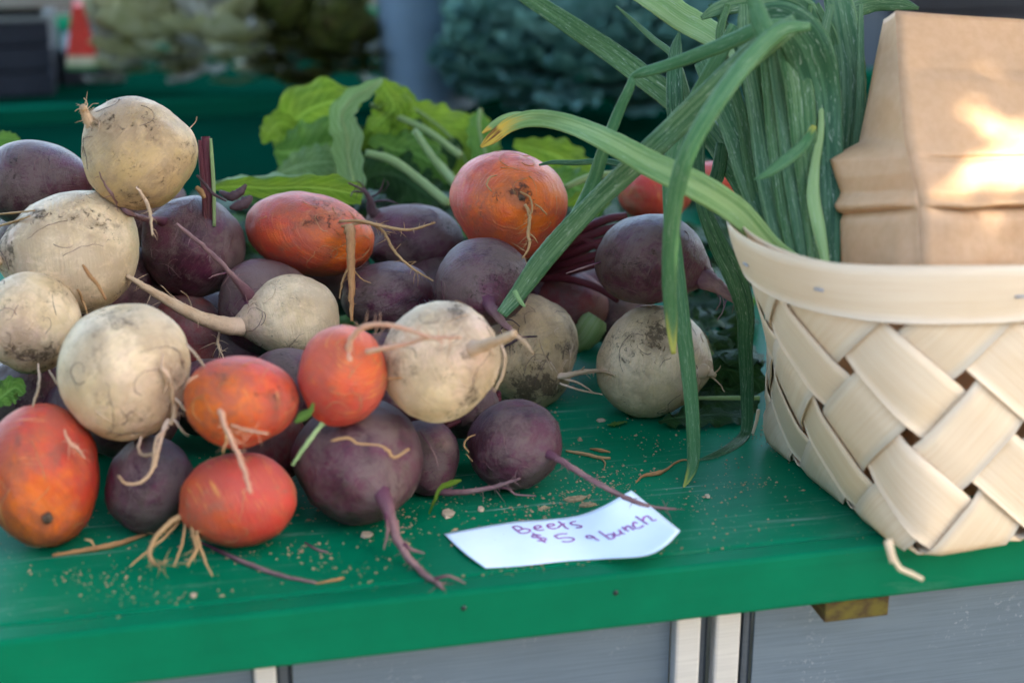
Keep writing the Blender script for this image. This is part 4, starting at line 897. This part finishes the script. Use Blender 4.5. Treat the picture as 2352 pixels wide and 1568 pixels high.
blade([(1690, 60, 1.08, 30), (1640, 150, 1.09, 34), (1580, 260, 1.10, 32), (1540, 360, 1.10, 30), (1538, 460, 1.095, 32), (1552, 600, 1.095, 36), (1568, 740, 1.095, 37), (1582, 860, 1.10, 35), (1592, 980, 1.105, 32), (1592, 1060, 1.11, 28), (1582, 1095, 1.112, 18), (1570, 1118, 1.114, 4)], 'leekt', .3, crease=.2)
blade([(1640, 130, 1.13, 30), (1610, 260, 1.13, 32), (1602, 380, 1.13, 34), (1618, 480, 1.13, 34), (1650, 560, 1.135, 44), (1690, 640, 1.14, 50), (1712, 720, 1.15, 42), (1712, 800, 1.165, 34), (1716, 900, 1.185, 31), (1716, 970, 1.196, 28), (1706, 1004, 1.195, 24), (1670, 1032, 1.175, 22), (1635, 1048, 1.165, 16), (1604, 1057, 1.157, 5)], 'leekd', .3, crease=.25)
blade([(1730, 20, 1.0, 26), (1745, 60, 1.0, 34), (1765, 90, 1.0, 40), (1800, 70, 1.0, 30)], 'leekt', .4)
blade([(1720, -40, 1.0, 30), (1735, 10, 1.0, 36), (1760, 70, 1.0, 36), (1775, 105, 1.01, 20)], 'leekt', .4)

# ------------------------------------------------------------------ beet greens
def leaf(parent, pts, mat, face='cam', fold=.15, ruf=.08, n=30, m=10, name='leaf', freq=5, rib=None):
    S = spline(pts, n + 1); P = [at(s[0], s[1], s[2]) for s in S]; V = []; B = []; Fc = []; rnd = random.Random(int(pts[0][0] * 3 + pts[-1][1])); ph = rnd.uniform(0, 6); mid = []
    for i, p in enumerate(P):
        T = (P[min(i + 1, n)] - P[max(i - 1, 0)]).normalized(); ref = (CAM - p).normalized() if face == 'cam' else (Vector((0, 0, 1)) if face == 'up' else Vector(face))
        W = T.cross(ref).normalized(); N = W.cross(T).normalized(); w_ = S[i][3] * .5 * S[i][2] / F_PX
        for j in range(m + 1):
            s = 2 * j / m - 1; e = abs(s)
            d = -fold * e + ruf * e * e * (math.sin(i / n * freq * 6.28 + ph + s * 1.3) + .5 * math.sin(i / n * freq * 14 + ph * 2 + s))
            V.append(p + W * (s * w_ * (1 + .12 * math.sin(i / n * freq * 9 + ph + (3 if s > 0 else 0)) * e)) + N * (d * w_)); B.append((i / n * 2, s * .22, i / n))
        mid.append((p + N * .0006, w_))
    for i in range(n):
        for j in range(m): a = i * (m + 1) + j; Fc.append([a, a + 1, a + m + 2, a + m + 1])
    for v in V: v.z = max(v.z, .0008)
    o = mesh(name, V, Fc, ML[mat], parent, True, B)
    if rib:
        Q = [q for q, _ in mid]; V, Fc, B = tube_data(Q, [max(.0006, rib * .001 * (1 - .75 * i / n)) for i in range(n + 1)], 6); V = [Vector((v.x, v.y, max(v.z, .001))) for v in V]
        mesh('midrib', V, Fc, ML['stem'], o, True, B)
    return o
def stalk(parent, pts, mat, name='stem', flat=.7):
    S = spline(pts, len(pts) * 6); P = [at(x, y, t) for x, y, t, _ in S]; W = [w_ * .5 * t / F_PX for _, _, t, w_ in S]
    for p, r in zip(P, W): p.z = max(p.z, r * .75)
    V, Fc, B = tube_data(P, W, 10, flat, None, .05); return mesh(name, V, Fc, ML[mat], parent, True, B)
g1 = empty('beet_greens', on(760, 520, 0), 'bright green beet leaves folded over behind the oval orange beet', 'greens')
leaf(g1, [(640, 352, 1.50, 20), (660, 300, 1.50, 90), (700, 258, 1.50, 120), (752, 236, 1.5, 110), (800, 232, 1.5, 60), (830, 236, 1.5, 14)], 'ygreen', 'cam', .25, .3, freq=3)
leaf(g1, [(604, 330, 1.47, 8), (618, 305, 1.47, 46), (640, 282, 1.48, 54), (668, 290, 1.49, 40), (700, 320, 1.5, 20)], 'ygreen', 'cam', .2, .2)
leaf(g1, [(630, 345, 1.46, 20), (660, 350, 1.46, 90), (710, 340, 1.46, 120), (770, 330, 1.47, 110), (810, 340, 1.48, 30)], 'green', 'cam', .3, .3, freq=3)
leaf(g1, [(640, 400, 1.44, 20), (690, 380, 1.44, 70), (750, 372, 1.44, 80), (810, 372, 1.45, 30)], 'pgreen', 'cam', .2, .25)
leaf(g1, [(822, 462, 1.40, 30), (812, 420, 1.41, 56), (800, 370, 1.42, 66), (796, 310, 1.43, 70), (785, 268, 1.43, 62), (806, 230, 1.43, 48), (845, 205, 1.43, 34), (878, 182, 1.44, 10)], 'pgreen', 'cam', -.25, .05, m=12, rib=1.6)
leaf(g1, [(870, 184, 1.45, 20), (890, 215, 1.45, 70), (905, 245, 1.45, 84), (880, 275, 1.46, 70), (850, 300, 1.47, 30)], 'ygreen', 'cam', .3, .2)
leaf(g1, [(905, 200, 1.46, 20), (930, 225, 1.46, 44), (925, 262, 1.46, 48), (905, 300, 1.47, 30), (890, 330, 1.48, 8)], 'ygreen', 'cam', .2, .2)
leaf(g1, [(860, 260, 1.49, 30), (880, 300, 1.49, 120), (900, 340, 1.49, 140), (920, 380, 1.48, 100), (950, 420, 1.47, 30)], 'ygreen', 'cam', .3, .2)
leaf(g1, [(850, 320, 1.47, 20), (900, 340, 1.47, 80), (950, 350, 1.47, 100), (1000, 380, 1.46, 60), (1030, 420, 1.46, 10)], 'green', 'cam', .3, .25)
leaf(g1, [(820, 420, 1.47, 30), (860, 400, 1.47, 90), (910, 400, 1.47, 130), (960, 430, 1.46, 120), (1010, 470, 1.45, 30)], 'dgreen', 'cam', .3, .25)
leaf(g1, [(640, 420, 1.5, 60), (740, 400, 1.5, 120), (860, 360, 1.5, 160), (980, 360, 1.5, 150), (1080, 420, 1.5, 60)], 'dgreen', 'cam', .2, .2)
leaf(g1, [(488, 418, 1.33, 10), (540, 410, 1.33, 44), (610, 405, 1.33, 50), (680, 404, 1.33, 46), (750, 412, 1.33, 48), (828, 432, 1.33, 40)], 'pgreen', (0, -.35, .9), .5, .2, freq=4)
leaf(g1, [(492, 430, 1.31, 12), (550, 428, 1.31, 40), (620, 432, 1.31, 46), (700, 430, 1.31, 54), (770, 436, 1.31, 66), (832, 450, 1.31, 44)], 'ygreen', 'cam', .3, .2, freq=4)
stalk(g1, [(842, 352, 1.42, 18), (900, 368, 1.41, 22), (960, 410, 1.40, 22), (1030, 468, 1.38, 24)], 'stem')
stalk(g1, [(952, 300, 1.43, 16), (985, 350, 1.42, 20), (1020, 395, 1.41, 22), (1060, 440, 1.39, 24)], 'stem')
stalk(g1, [(850, 240, 1.46, 10), (900, 262, 1.46, 14), (980, 300, 1.45, 16), (1060, 360, 1.44, 18)], 'stem')
g2 = empty('beet_greens', on(1180, 480, 0), 'yellowish green leaves and stems behind the large red orange beet', 'greens')
leaf(g2, [(930, 236, 1.5, 14), (970, 262, 1.5, 70), (1020, 300, 1.5, 110), (1060, 350, 1.5, 110), (1090, 420, 1.48, 40)], 'ygreen', 'cam', .3, .2, rib=2)
leaf(g2, [(1104, 250, 1.48, 6), (1100, 285, 1.48, 50), (1108, 330, 1.48, 66), (1125, 380, 1.47, 50), (1140, 430, 1.46, 20)], 'green', 'cam', .3, .15, rib=2)
leaf(g2, [(1020, 285, 1.52, 20), (1060, 290, 1.52, 60), (1100, 310, 1.52, 80), (1140, 350, 1.5, 30)], 'ygreen', 'cam', .3, .2)
leaf(g2, [(1180, 330, 1.47, 20), (1240, 345, 1.47, 60), (1290, 365, 1.47, 90), (1330, 400, 1.46, 70), (1360, 440, 1.45, 20)], 'ygreen', 'cam', .3, .2)
leaf(g2, [(1240, 420, 1.42, 20), (1290, 420, 1.42, 80), (1340, 440, 1.41, 90), (1390, 480, 1.40, 40)], 'green', 'cam', .3, .25)
leaf(g2, [(1300, 470, 1.34, 10), (1335, 455, 1.34, 34), (1375, 440, 1.34, 40), (1420, 420, 1.34, 26), (1440, 412, 1.34, 8)], 'ygreen', 'cam', .4, .2)
stalk(g2, [(1300, 430, 1.33, 14), (1340, 412, 1.33, 18), (1380, 402, 1.33, 18), (1430, 398, 1.33, 12)], 'stem')
stalk(g2, [(1005, 372, 1.45, 16), (1040, 410, 1.44, 18), (1080, 470, 1.42, 20)], 'stem')
g3 = empty('beet_greens', on(1640, 930, 0), 'dark green wilted leaves with a yellow midrib flat on the table by the basket', 'greens')
leaf(g3, [(1512, 968, 1.205, 8), (1545, 960, 1.205, 40), (1590, 955, 1.21, 60), (1650, 950, 1.215, 60), (1720, 958, 1.22, 40)], 'dgreen', (0, -.4, .9), .3, .35, freq=4)
leaf(g3, [(1560, 918, 1.235, 20), (1610, 916, 1.235, 60), (1660, 916, 1.235, 70), (1740, 918, 1.235, 60)], 'dgreen', (0, -.5, .8), .2, .3, freq=3)
leaf(g3, [(1600, 862, 1.25, 20), (1640, 850, 1.25, 60), (1680, 848, 1.25, 70), (1730, 870, 1.25, 60), (1750, 900, 1.25, 20)], 'dgreen', 'cam', .3, .35, freq=3)
leaf(g3, [(1590, 900, 1.255, 20), (1640, 890, 1.255, 60), (1700, 900, 1.25, 60), (1740, 930, 1.25, 20)], 'dgreen', 'cam', .3, .35, freq=3)
stalk(g3, [(1600, 914, 1.222, 9), (1650, 914, 1.222, 11), (1700, 914, 1.222, 12), (1745, 914, 1.222, 12)], 'stem')
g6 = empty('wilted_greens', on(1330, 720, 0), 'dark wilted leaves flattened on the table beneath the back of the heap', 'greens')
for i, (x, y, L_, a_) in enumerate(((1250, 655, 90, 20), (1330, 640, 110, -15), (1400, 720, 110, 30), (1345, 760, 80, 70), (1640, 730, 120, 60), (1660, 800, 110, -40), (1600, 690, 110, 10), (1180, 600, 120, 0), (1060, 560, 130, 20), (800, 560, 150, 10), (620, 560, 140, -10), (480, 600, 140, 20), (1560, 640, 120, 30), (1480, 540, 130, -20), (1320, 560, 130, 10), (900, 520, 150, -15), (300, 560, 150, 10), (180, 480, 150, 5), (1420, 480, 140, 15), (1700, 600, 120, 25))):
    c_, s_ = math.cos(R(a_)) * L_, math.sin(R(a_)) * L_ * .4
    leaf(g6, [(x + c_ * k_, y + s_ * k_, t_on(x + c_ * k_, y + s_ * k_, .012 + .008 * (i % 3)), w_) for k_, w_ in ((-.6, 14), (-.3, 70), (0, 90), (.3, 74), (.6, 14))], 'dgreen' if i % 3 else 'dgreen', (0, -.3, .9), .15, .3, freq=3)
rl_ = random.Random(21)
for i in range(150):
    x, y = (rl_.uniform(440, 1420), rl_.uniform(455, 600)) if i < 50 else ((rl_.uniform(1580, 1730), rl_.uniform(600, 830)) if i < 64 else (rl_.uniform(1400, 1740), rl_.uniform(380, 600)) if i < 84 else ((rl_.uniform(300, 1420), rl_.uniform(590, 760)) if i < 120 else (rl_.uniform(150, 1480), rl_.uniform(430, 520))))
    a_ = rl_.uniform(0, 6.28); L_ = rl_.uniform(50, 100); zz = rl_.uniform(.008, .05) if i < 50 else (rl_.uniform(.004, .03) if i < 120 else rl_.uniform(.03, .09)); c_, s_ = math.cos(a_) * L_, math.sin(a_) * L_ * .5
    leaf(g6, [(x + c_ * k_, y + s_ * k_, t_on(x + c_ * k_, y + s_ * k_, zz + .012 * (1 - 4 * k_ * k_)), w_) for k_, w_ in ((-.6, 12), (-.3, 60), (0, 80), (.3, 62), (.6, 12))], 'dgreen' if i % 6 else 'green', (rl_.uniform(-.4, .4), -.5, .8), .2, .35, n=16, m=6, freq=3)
g4 = empty('beet_greens', on(20, 900, 0), 'small dark curled leaf in the gap under the half cut off white beet', 'greens')
leaf(g4, [(-20, 930, 1.07, 20), (10, 905, 1.07, 60), (35, 890, 1.07, 50), (55, 905, 1.07, 14)], 'green', 'cam', .3, .35)
g5 = empty('beet_leaf_tip', on(20, 420, 0), 'green leaf tip just showing above the smooth dark purple beet', 'leaf')
leaf(g5, [(-40, 322, 1.36, 20), (0, 318, 1.36, 34), (30, 320, 1.36, 26), (50, 330, 1.36, 6)], 'green', 'cam', .2, .2)
s1 = empty('stem_bundle', on(1330, 760, 0), 'bundle of maroon beet stems in the shade beside the purple beet', 'stems')
for i, (y0, y1) in enumerate(((530, 505), (552, 528), (575, 552), (597, 580), (615, 600), (540, 570))):
    stalk(s1, [(1210 + i * 6, y0 + 60, 1.33, 20), (1260, y0 + 28, 1.31, 22), (1320, y0 + 4, 1.29, 22), (1390, y1, 1.28, 20), (1440, y1 - 10, 1.28, 16)], 'mstem')
stalk(s1, [(1236, 640, 1.3, 16), (1300, 640, 1.28, 18), (1370, 660, 1.27, 18), (1420, 690, 1.26, 16)], 'mstem')
s2 = empty('stem_bundle', on(1060, 1020, 0), 'maroon stems poking out between the soil capped white beet and the round purple one', 'stems')
for i in range(4): stalk(s2, [(1020, 985 - i * 11, 1.14 + i * .004, 13), (1060, 965 - i * 11, 1.145 + i * .004, 15), (1110, 945 - i * 10, 1.155 + i * .004, 15), (1150, 925 - i * 8, 1.165, 13)], 'mstem')
s3 = tag(stalk(None, [(481, 520, 1.20, 26), (480, 440, 1.20, 27), (475, 370, 1.20, 27), (472, 314, 1.20, 20)], 'mstem', 'cut_stem', .5), 'cut red beet stem standing upright beside the topmost cream beet', 'stem')
stalk(s3, [(472, 520, 1.197, 10), (468, 440, 1.197, 12), (462, 370, 1.197, 12), (459, 322, 1.197, 8)], 'mstem', 'ridge', .7); stalk(s3, [(492, 520, 1.196, 8), (491, 440, 1.196, 9), (487, 370, 1.196, 9), (484, 318, 1.196, 6)], 'stem', 'ridge', .7)
st4 = tag(stalk(None, [(1318, 790, 1.29, 50), (1345, 770, 1.285, 64), (1362, 745, 1.28, 66), (1372, 730, 1.28, 50)], 'stem', 'pale_stalk', .8), 'pale green stalk butt in the gap between the cream and white beets', 'stalk')
def dry(pts, mat, label, name='dry_stalk', cat='dry stalk', sides=7):
    S = spline([(a_, b_, c_ or 0.0, d_) for a_, b_, c_, d_ in pts], len(pts) * 5); P = []; W = []
    for x, y, t, w_ in S:
        t = t if t > .3 else 0
        r = w_ * .5 * (t or t_on(x, y)) / F_PX; p = at(x, y, t) if t else on(x, y, r)
        if p.z < r: p = on(x, y, r)
        P.append(p); W.append(r)
    V, Fc, B = tube_data(P, W, sides, .7, None, .2, int(pts[0][0])); return tag(mesh(name, V, Fc, MR[mat], None, True, B), label, cat)
dry([(505, 440, 1.22, 10), (530, 452, 1.215, 22), (552, 440, 1.215, 20), (566, 424, 1.215, 7)], 'dark', 'brown withered leaf base above the dark purple beet')
dry([(528, 478, 1.2, 8), (548, 472, 1.2, 26), (568, 462, 1.2, 24), (578, 450, 1.2, 8)], 'dark', 'grey brown dried stub between the dark purple beet and the oval orange one')
dry([(452, 402, 1.18, 6), (470, 422, 1.18, 8), (490, 445, 1.18, 9), (520, 462, 1.18, 4)], 'dark', 'thin black dried stalk beside the cut red stem')
dry([(450, 430, 1.19, 10), (462, 440, 1.19, 14), (470, 455, 1.19, 10)], 'tan', 'straw coloured stub at the foot of the cut red stem')
dry([(190, 608, 1.085, 7), (206, 632, 1.085, 12), (225, 655, 1.085, 10), (244, 688, 1.085, 6)], 'rust', 'short brown stick leaning on the large white beet', 'stick', 'stick')
dry([(120, 1275, None, 8), (200, 1262, None, 14), (270, 1248, None, 15), (338, 1226, None, 8)], 'rust', 'reddish brown root piece lying on the table by the lumpy orange beet', 'root_piece', 'root')
dry([(462, 1245, None, 6), (520, 1272, None, 12), (580, 1298, None, 13), (650, 1322, None, 11), (728, 1338, None, 7)], 'purple', 'purple grey root piece lying on the table before the striped coral beet', 'root_piece', 'root')
dry([(1300, 1035, None, 6), (1340, 1042, None, 9), (1375, 1050, None, 9), (1402, 1052, None, 6)], 'tan', 'forked tan twig on the table behind the crossing tail', 'twig', 'twig')
dry([(1378, 1050, None, 6), (1390, 1062, None, 5), (1388, 1074, None, 3)], 'tan', 'short side twig below the forked tan twig', 'twig', 'twig')
dry([(1355, 1030, None, 4), (1380, 1034, None, 10), (1402, 1038, None, 4)], 'rust', 'dark brown leaf crumb above the forked tan twig', 'leaf_crumb', 'crumb')
dry([(1600, 1056, None, 4), (1560, 1058, None, 5), (1530, 1078, None, 7), (1510, 1086, None, 12), (1478, 1092, None, 8), (1460, 1108, None, 3)], 'rust', 'withered orange brown leaf tip on the table near the paper sign', 'withered_tip', 'leaf')
dry([(700, 1245, None, 4), (730, 1262, None, 7), (755, 1268, None, 4)], 'purple', 'small purple root scrap below the biggest dusty purple beet', 'root_scrap', 'root')
dry([(725, 1340, None, 4), (775, 1330, None, 0.1 + 8), (790, 1326, None, 4)], 'rust', 'thin brown splinter on the table below the big tail', 'splinter_piece', 'splinter')
# green scraps
def scrap(pts, mat, label, face='cam'):
    o = leaf(None, pts, mat, face, .3, .3, n=12, m=4, name='leaf_scrap'); return tag(o, label, 'leaf scrap')
scrap([(672, 1068, .985, 5), (690, 1040, .985, 9), (710, 1012, .985, 10), (730, 985, .99, 9), (742, 972, .99, 12)], 'stem', 'pale green stem scrap leaning on the biggest dusty purple beet')
scrap([(678, 970, .99, 6), (696, 955, .99, 22), (712, 945, .99, 14), (720, 925, .99, 5)], 'green', 'small green leaf scrap beside the bright coral beet')
scrap([(985, 1180, None or t_on(985, 1180, .004), 4), (1000, 1145, 1.05, 8), (1012, 1120, 1.06, 10), (1040, 1108, 1.065, 14), (1060, 1102, 1.07, 4)], 'ygreen', 'yellow green leaf scrap on the root behind the biggest dusty purple beet')
scrap([(1395, 975, t_on(1395, 975, .003), 6), (1415, 970, t_on(1415, 970, .004), 18), (1440, 966, t_on(1440, 966, .003), 8)], 'green', 'small green leaf scrap on the bare table left of the white beet', 'up')
# chips
def chip(x, y, w_, h_, label, mat=M_chip):
    c = on(x, y, 0); r = random.Random(int(x + y)); s = (c - CAM).length / F_PX; k = 6; V = []
    for z in (.0004, .0018):
        for i in range(k):
            a = i / k * 6.283; V.append(c + Vector((math.cos(a) * w_ * .5 * s * r.uniform(.7, 1.1), math.sin(a) * h_ * s * r.uniform(.7, 1.1), z * r.uniform(.8, 1.3))))
    Fc = [list(range(k, 2 * k))] + [[i, (i + 1) % k, k + (i + 1) % k, k + i] for i in range(k)]
    return tag(mesh('wood_chip', V, Fc, mat, None, False), label, 'chip')
chip(1028, 1182, 34, 24, 'largest tan wood chip on the table beside the paper sign'); chip(842, 1232, 30, 16, 'pale wood chip below the tail of the biggest purple beet')
chip(445, 1370, 15, 12, 'white crumb alone near the table edge at the far end from the basket'); chip(1320, 1148, 60, 14, 'smear of dry tan soil behind the paper sign', M_soil); chip(1350, 1162, 40, 10, 'lower smear of dry tan soil behind the paper sign', M_soil)
chip(935, 1252, 16, 8, 'orange brown crumb near the curve of the biggest tail', M_soil); chip(1105, 1172, 18, 10, 'small tan chip directly above the paper sign'); chip(1380, 968, 22, 8, 'pale chip on the bare table left of the green scrap'); chip(1625, 1142, 14, 8, 'tiny pale chip between the onion tip and the basket')
# loose soil: crumbs nobody could count
rc = random.Random(11); V = []; Fc = []
OCT = [(1, 0, 0), (0, 1, 0), (-1, 0, 0), (0, -1, 0), (0, 0, 1)]; OF = [(0, 1, 4), (1, 2, 4), (2, 3, 4), (3, 0, 4)]
for _ in range(150):
    x, y = rc.gauss(-.02, .13), rc.gauss(.095, .04)
    if y < .02: continue
    s = rc.uniform(.0007, .0019) * rc.uniform(.5, 1); o = len(V); a = rc.uniform(0, 6.28)
    for p in OCT: V.append(Vector((x, y, .0002)) + Matrix.Rotation(a, 3, 'Z') @ Vector((p[0] * s * rc.uniform(.6, 2), p[1] * s * rc.uniform(.6, 1.2), p[2] * s * rc.uniform(.4, 1))))
    Fc += [[i + o for i in f] for f in OF]
nC = 0
while nC < 3000:
    x, y = rc.uniform(-.36, .36), rc.uniform(.012, .36)
    den = math.exp(-((y - .13) / .09) ** 2) * (.35 + .65 * math.exp(-((x + .02) / .2) ** 2)) + .10
    den *= .06 + 2.6 * max(0, mnoise.noise(Vector((x * 15, y * 22, 3))) + .5 * mnoise.noise(Vector((x * 50, y * 70, 8))) + .12) ** 1.5
    if rc.random() > den: continue
    nC += 1; s = rc.choice((.0003, .0004, .0004, .0005, .0006, .0009)) * rc.uniform(.7, 1.4); a = rc.uniform(0, 6.28); o = len(V)
    if rc.random() < .012: s *= 2.2
    for p in OCT:
        q = Matrix.Rotation(a, 3, 'Z') @ Vector((p[0] * s * rc.uniform(.8, 1.7), p[1] * s, p[2] * s * rc.uniform(.6, 1.2))); V.append(Vector((x, y, .0002)) + q)
    Fc += [[i + o for i in f] for f in OF]
tag(mesh('soil_crumbs', V, Fc, M_soil, None, False), kind='stuff')

# ------------------------------------------------------------------ far produce on the rear table (out of focus)
def frill(mat, L, Wd, fr, seed, cup=.25, n=12, m=8, name='leaf'):
    r = random.Random(seed); V = []; B = []; Fc = []; ph = r.uniform(0, 6)
    for i in range(n + 1):
        s = i / n; w_ = Wd * .5 * (math.sin(math.pi * min(1, s * .86 + .08)) ** .7) + .004
        for j in range(m + 1):
            q = 2 * j / m - 1; e = abs(q)
            V.append(Vector((q * w_, s * L, cup * L * s * s + fr * L * e * e * (math.sin(s * 21 + ph + q) + .6 * math.sin(s * 47 + ph * 3 + q * 4)) + e * .12 * L + fr * .5 * L * r.uniform(-1, 1) * e))); B.append((s * 2, q * .22, s))
    for i in range(n):
        for j in range(m): a = i * (m + 1) + j; Fc.append([a, a + 1, a + m + 2, a + m + 1])
    me = bpy.data.meshes.new(name); me.from_pydata([tuple(v) for v in V], [], Fc); me.polygons.foreach_set('use_smooth', [True] * len(Fc))
    a_ = me.attributes.new('bpos', 'FLOAT_VECTOR', 'POINT'); a_.data.foreach_set('vector', [c for p in B for c in p]); me.materials.append(ML[mat]); return me
def head(name, label, cat, base, rx, rz, meshes, cnt, seed, lo=.2, group=None, partname='leaf', flatten=.5):
    e = empty(name, base, label, cat, group); r = random.Random(seed)
    for i in range(cnt):
        k = (i + .5) / cnt; z = 1 - 1.55 * k; a = i * 2.39996 + r.uniform(-.3, .3); h = math.sqrt(max(0, 1 - z * z))
        d = Vector((h * math.cos(a), h * math.sin(a), z)); q = r.uniform(lo, .75)
        o = bpy.data.objects.new(partname, r.choice(meshes)); COL.objects.link(o); o.parent = e
        p = Vector((d.x * rx * q, d.y * rx * q, rz * (.40 + .6 * d.z * q))); o.location = p
        dd = (d + Vector((r.uniform(-.4, .4), r.uniform(-.4, .4), r.uniform(-.1, .5)))).normalized()
        o.rotation_euler = dd.to_track_quat('Y', 'Z').to_euler(); s = r.uniform(.8, 1.2); o.scale = (s, s, s)
    return e
km = [frill('kale', .075, .08, .075, i) for i in range(6)]
def bas(x, t): p = at(x, 300, t); p.z = 0; return p
head('kale_bunch', 'blue green curly kale bunch nearest the grey pail', 'kale', on(1215, 318, 0) + Vector((0, .1, 0)), .068, .235, km, 130, 1, group='kale bunches on the rear table')
head('kale_bunch', 'blue green curly kale bunch behind the kinked onion leaf', 'kale', on(1400, 335, 0) + Vector((0, .1, 0)), .095, .23, km, 140, 2, group='kale bunches on the rear table')
head('kale_bunch', 'dark kale bunch behind the upright onion blades', 'kale', on(1600, 335, 0) + Vector((0, .12, 0)), .125, .24, km, 110, 3, group='kale bunches on the rear table')
head('kale_bunch', 'kale bunch at the back between its two neighbours', 'kale', on(1350, 270, 0) + Vector((0, .1, 0)), .12, .33, km, 110, 4, group='kale bunches on the rear table')
lm = [frill('redlettuce', .055, .06, .05, i + 20) for i in range(5)]
head('red_lettuce', 'dark red and green leaf lettuce touching the grey pail', 'lettuce', bas(795, 2.36), .034, .18, lm, 45, 5, group='red lettuces on the rear table')
head('red_lettuce', 'dark red and green leaf lettuce beside the pale cabbages', 'lettuce', bas(680, 2.38), .036, .18, lm, 45, 6, group='red lettuces on the rear table')
cm = [frill('cabbage', .055, .075, .012, i + 40, .5) for i in range(4)] + [frill('rib', .065, .035, .005, 50)]
for i, (x, t, lab) in enumerate(((352, 2.38, 'pale olive cabbage head beside the watermelon wedge'), (520, 2.36, 'pale cabbage head with white ribs next to the red lettuce'))):
    head('cabbage_head', lab, 'cabbage', bas(x, t), .056, .22, cm if i < 1 else cm + [cm[4]] * 2, 60, 60 + i, .55, 'pale cabbage heads on the rear table')
# pail
c = on(988, 262, 0) + Vector((.012, .066, 0)); pail = empty('metal_pail', c, 'blue grey galvanised metal pail standing between the lettuce and the kale', 'pail')
prof = [(.0, .002), (.060, .002), (.066, .0), (.068, .004), (.082, .30), (.085, .302), (.085, .308), (.080, .31), (.078, .3), (.064, .01), (.0, .008)]
V = []; Fc = []; k = 40
for r_, z in prof:
    for i in range(k): V.append(c + Vector((r_ * math.cos(6.2832 * i / k), r_ * math.sin(6.2832 * i / k), z)))
for j in range(len(prof) - 1):
    for i in range(k): Fc.append([j * k + i, j * k + (i + 1) % k, (j + 1) * k + (i + 1) % k, (j + 1) * k + i])
mesh('body', V, Fc, M_pail, pail)
P = [c + Vector((.089 * math.cos(a), .089 * math.sin(a), .29 - .1 * math.sin(a2))) for a, a2 in [(-3.1 + 3.05 * i / 20, math.pi * i / 20) for i in range(21)]]
V, Fc, B = tube_data(P, [.0025] * 21, 6); mesh('handle', V, Fc, M_zinc_lt, pail)
# watermelon wedge
c = bas(192, 2.28); e = empty('watermelon_wedge', c + Vector((0, 0, .04)), 'red watermelon wedge with pale rind standing beside the dark crate', 'watermelon')
bx = on(192, 160, .06)
c = at(190, 158, 2.28)
def wedge(name, z0, z1, w0, w1, dep, mat):
    V = [c + RV * (sx * w_ * .5) + Vector((0, dy, z)) for z, w_ in ((z0, w0), (z1, w1)) for sx, dy in ((-1, 0), (1, 0), (1, dep), (-1, dep))]
    mesh(name, V, [[0, 1, 2, 3][::-1], [4, 5, 6, 7], [0, 1, 5, 4], [1, 2, 6, 5], [2, 3, 7, 6], [3, 0, 4, 7]], mat, e, False)
wedge('flesh', .018, .088, .042, .014, .06, M_flesh); wedge('rind', .004, .0178, .046, .042, .06, M_rind); wedge('skin', -.002, .0038, .047, .046, .06, M_skin)
p0, p1 = at(-60, 245, 2.36), at(126, 245, 2.36)
cr = empty('dark_crate', (p0.x, p0.y, 0), 'dark grey plastic crate at the back beside the watermelon wedge', 'crate')
for i in range(3): box('slat', (p0.x - .12, p0.y + .02, .002 + i * .038), (p1.x, p0.y + .034, .036 + i * .038), M_crate, cr, .002)
box('slat', (p0.x - .12, p0.y + .034, .002), (p1.x - .002, p0.y + .25, .1), M_crate, cr, .002)
box('crate_stand', (p1.x + .006, p0.y + .1, 0), (p1.x + .1, p0.y + .28, .055), M_crate, cr, .002)
tr_ = box('pale_tray', (p0.x - .12, p0.y + .01, .132), (at(182, 60, 2.36).x, p0.y + .28, .20), M_tray, None, .004)
tag(tr_, 'pale grey board tray lying on top of the dark crate', 'tray')
dk = empty('dark_crate', at(2210, 60, 2.5) * 1.0, 'added dark crate darkening the back above the paper bag', 'crate')  # dark box added so the background here stays nearly black
d0 = at(2040, 60, 2.5); dk.location = (d0.x + .12, d0.y + .1, 0)
for i in range(5): box('slat', (d0.x, d0.y, .002 + i * .05), (d0.x + .42, d0.y + .02, .048 + i * .05), M_crate, dk, .003)
box('side', (d0.x, d0.y + .0205, .002), (d0.x + .02, d0.y + .3, .25), M_crate, dk, .003); box('base', (d0.x + .0205, d0.y + .0205, .002), (d0.x + .42, d0.y + .3, .2), M_crate, dk, .003)
for i in range(2): box('rail', (p0.x - .1, p0.y + .04 + i * .12, .1165), (p1.x - .01, p0.y + .07 + i * .12, .1315), M_crate, tr_, .001)
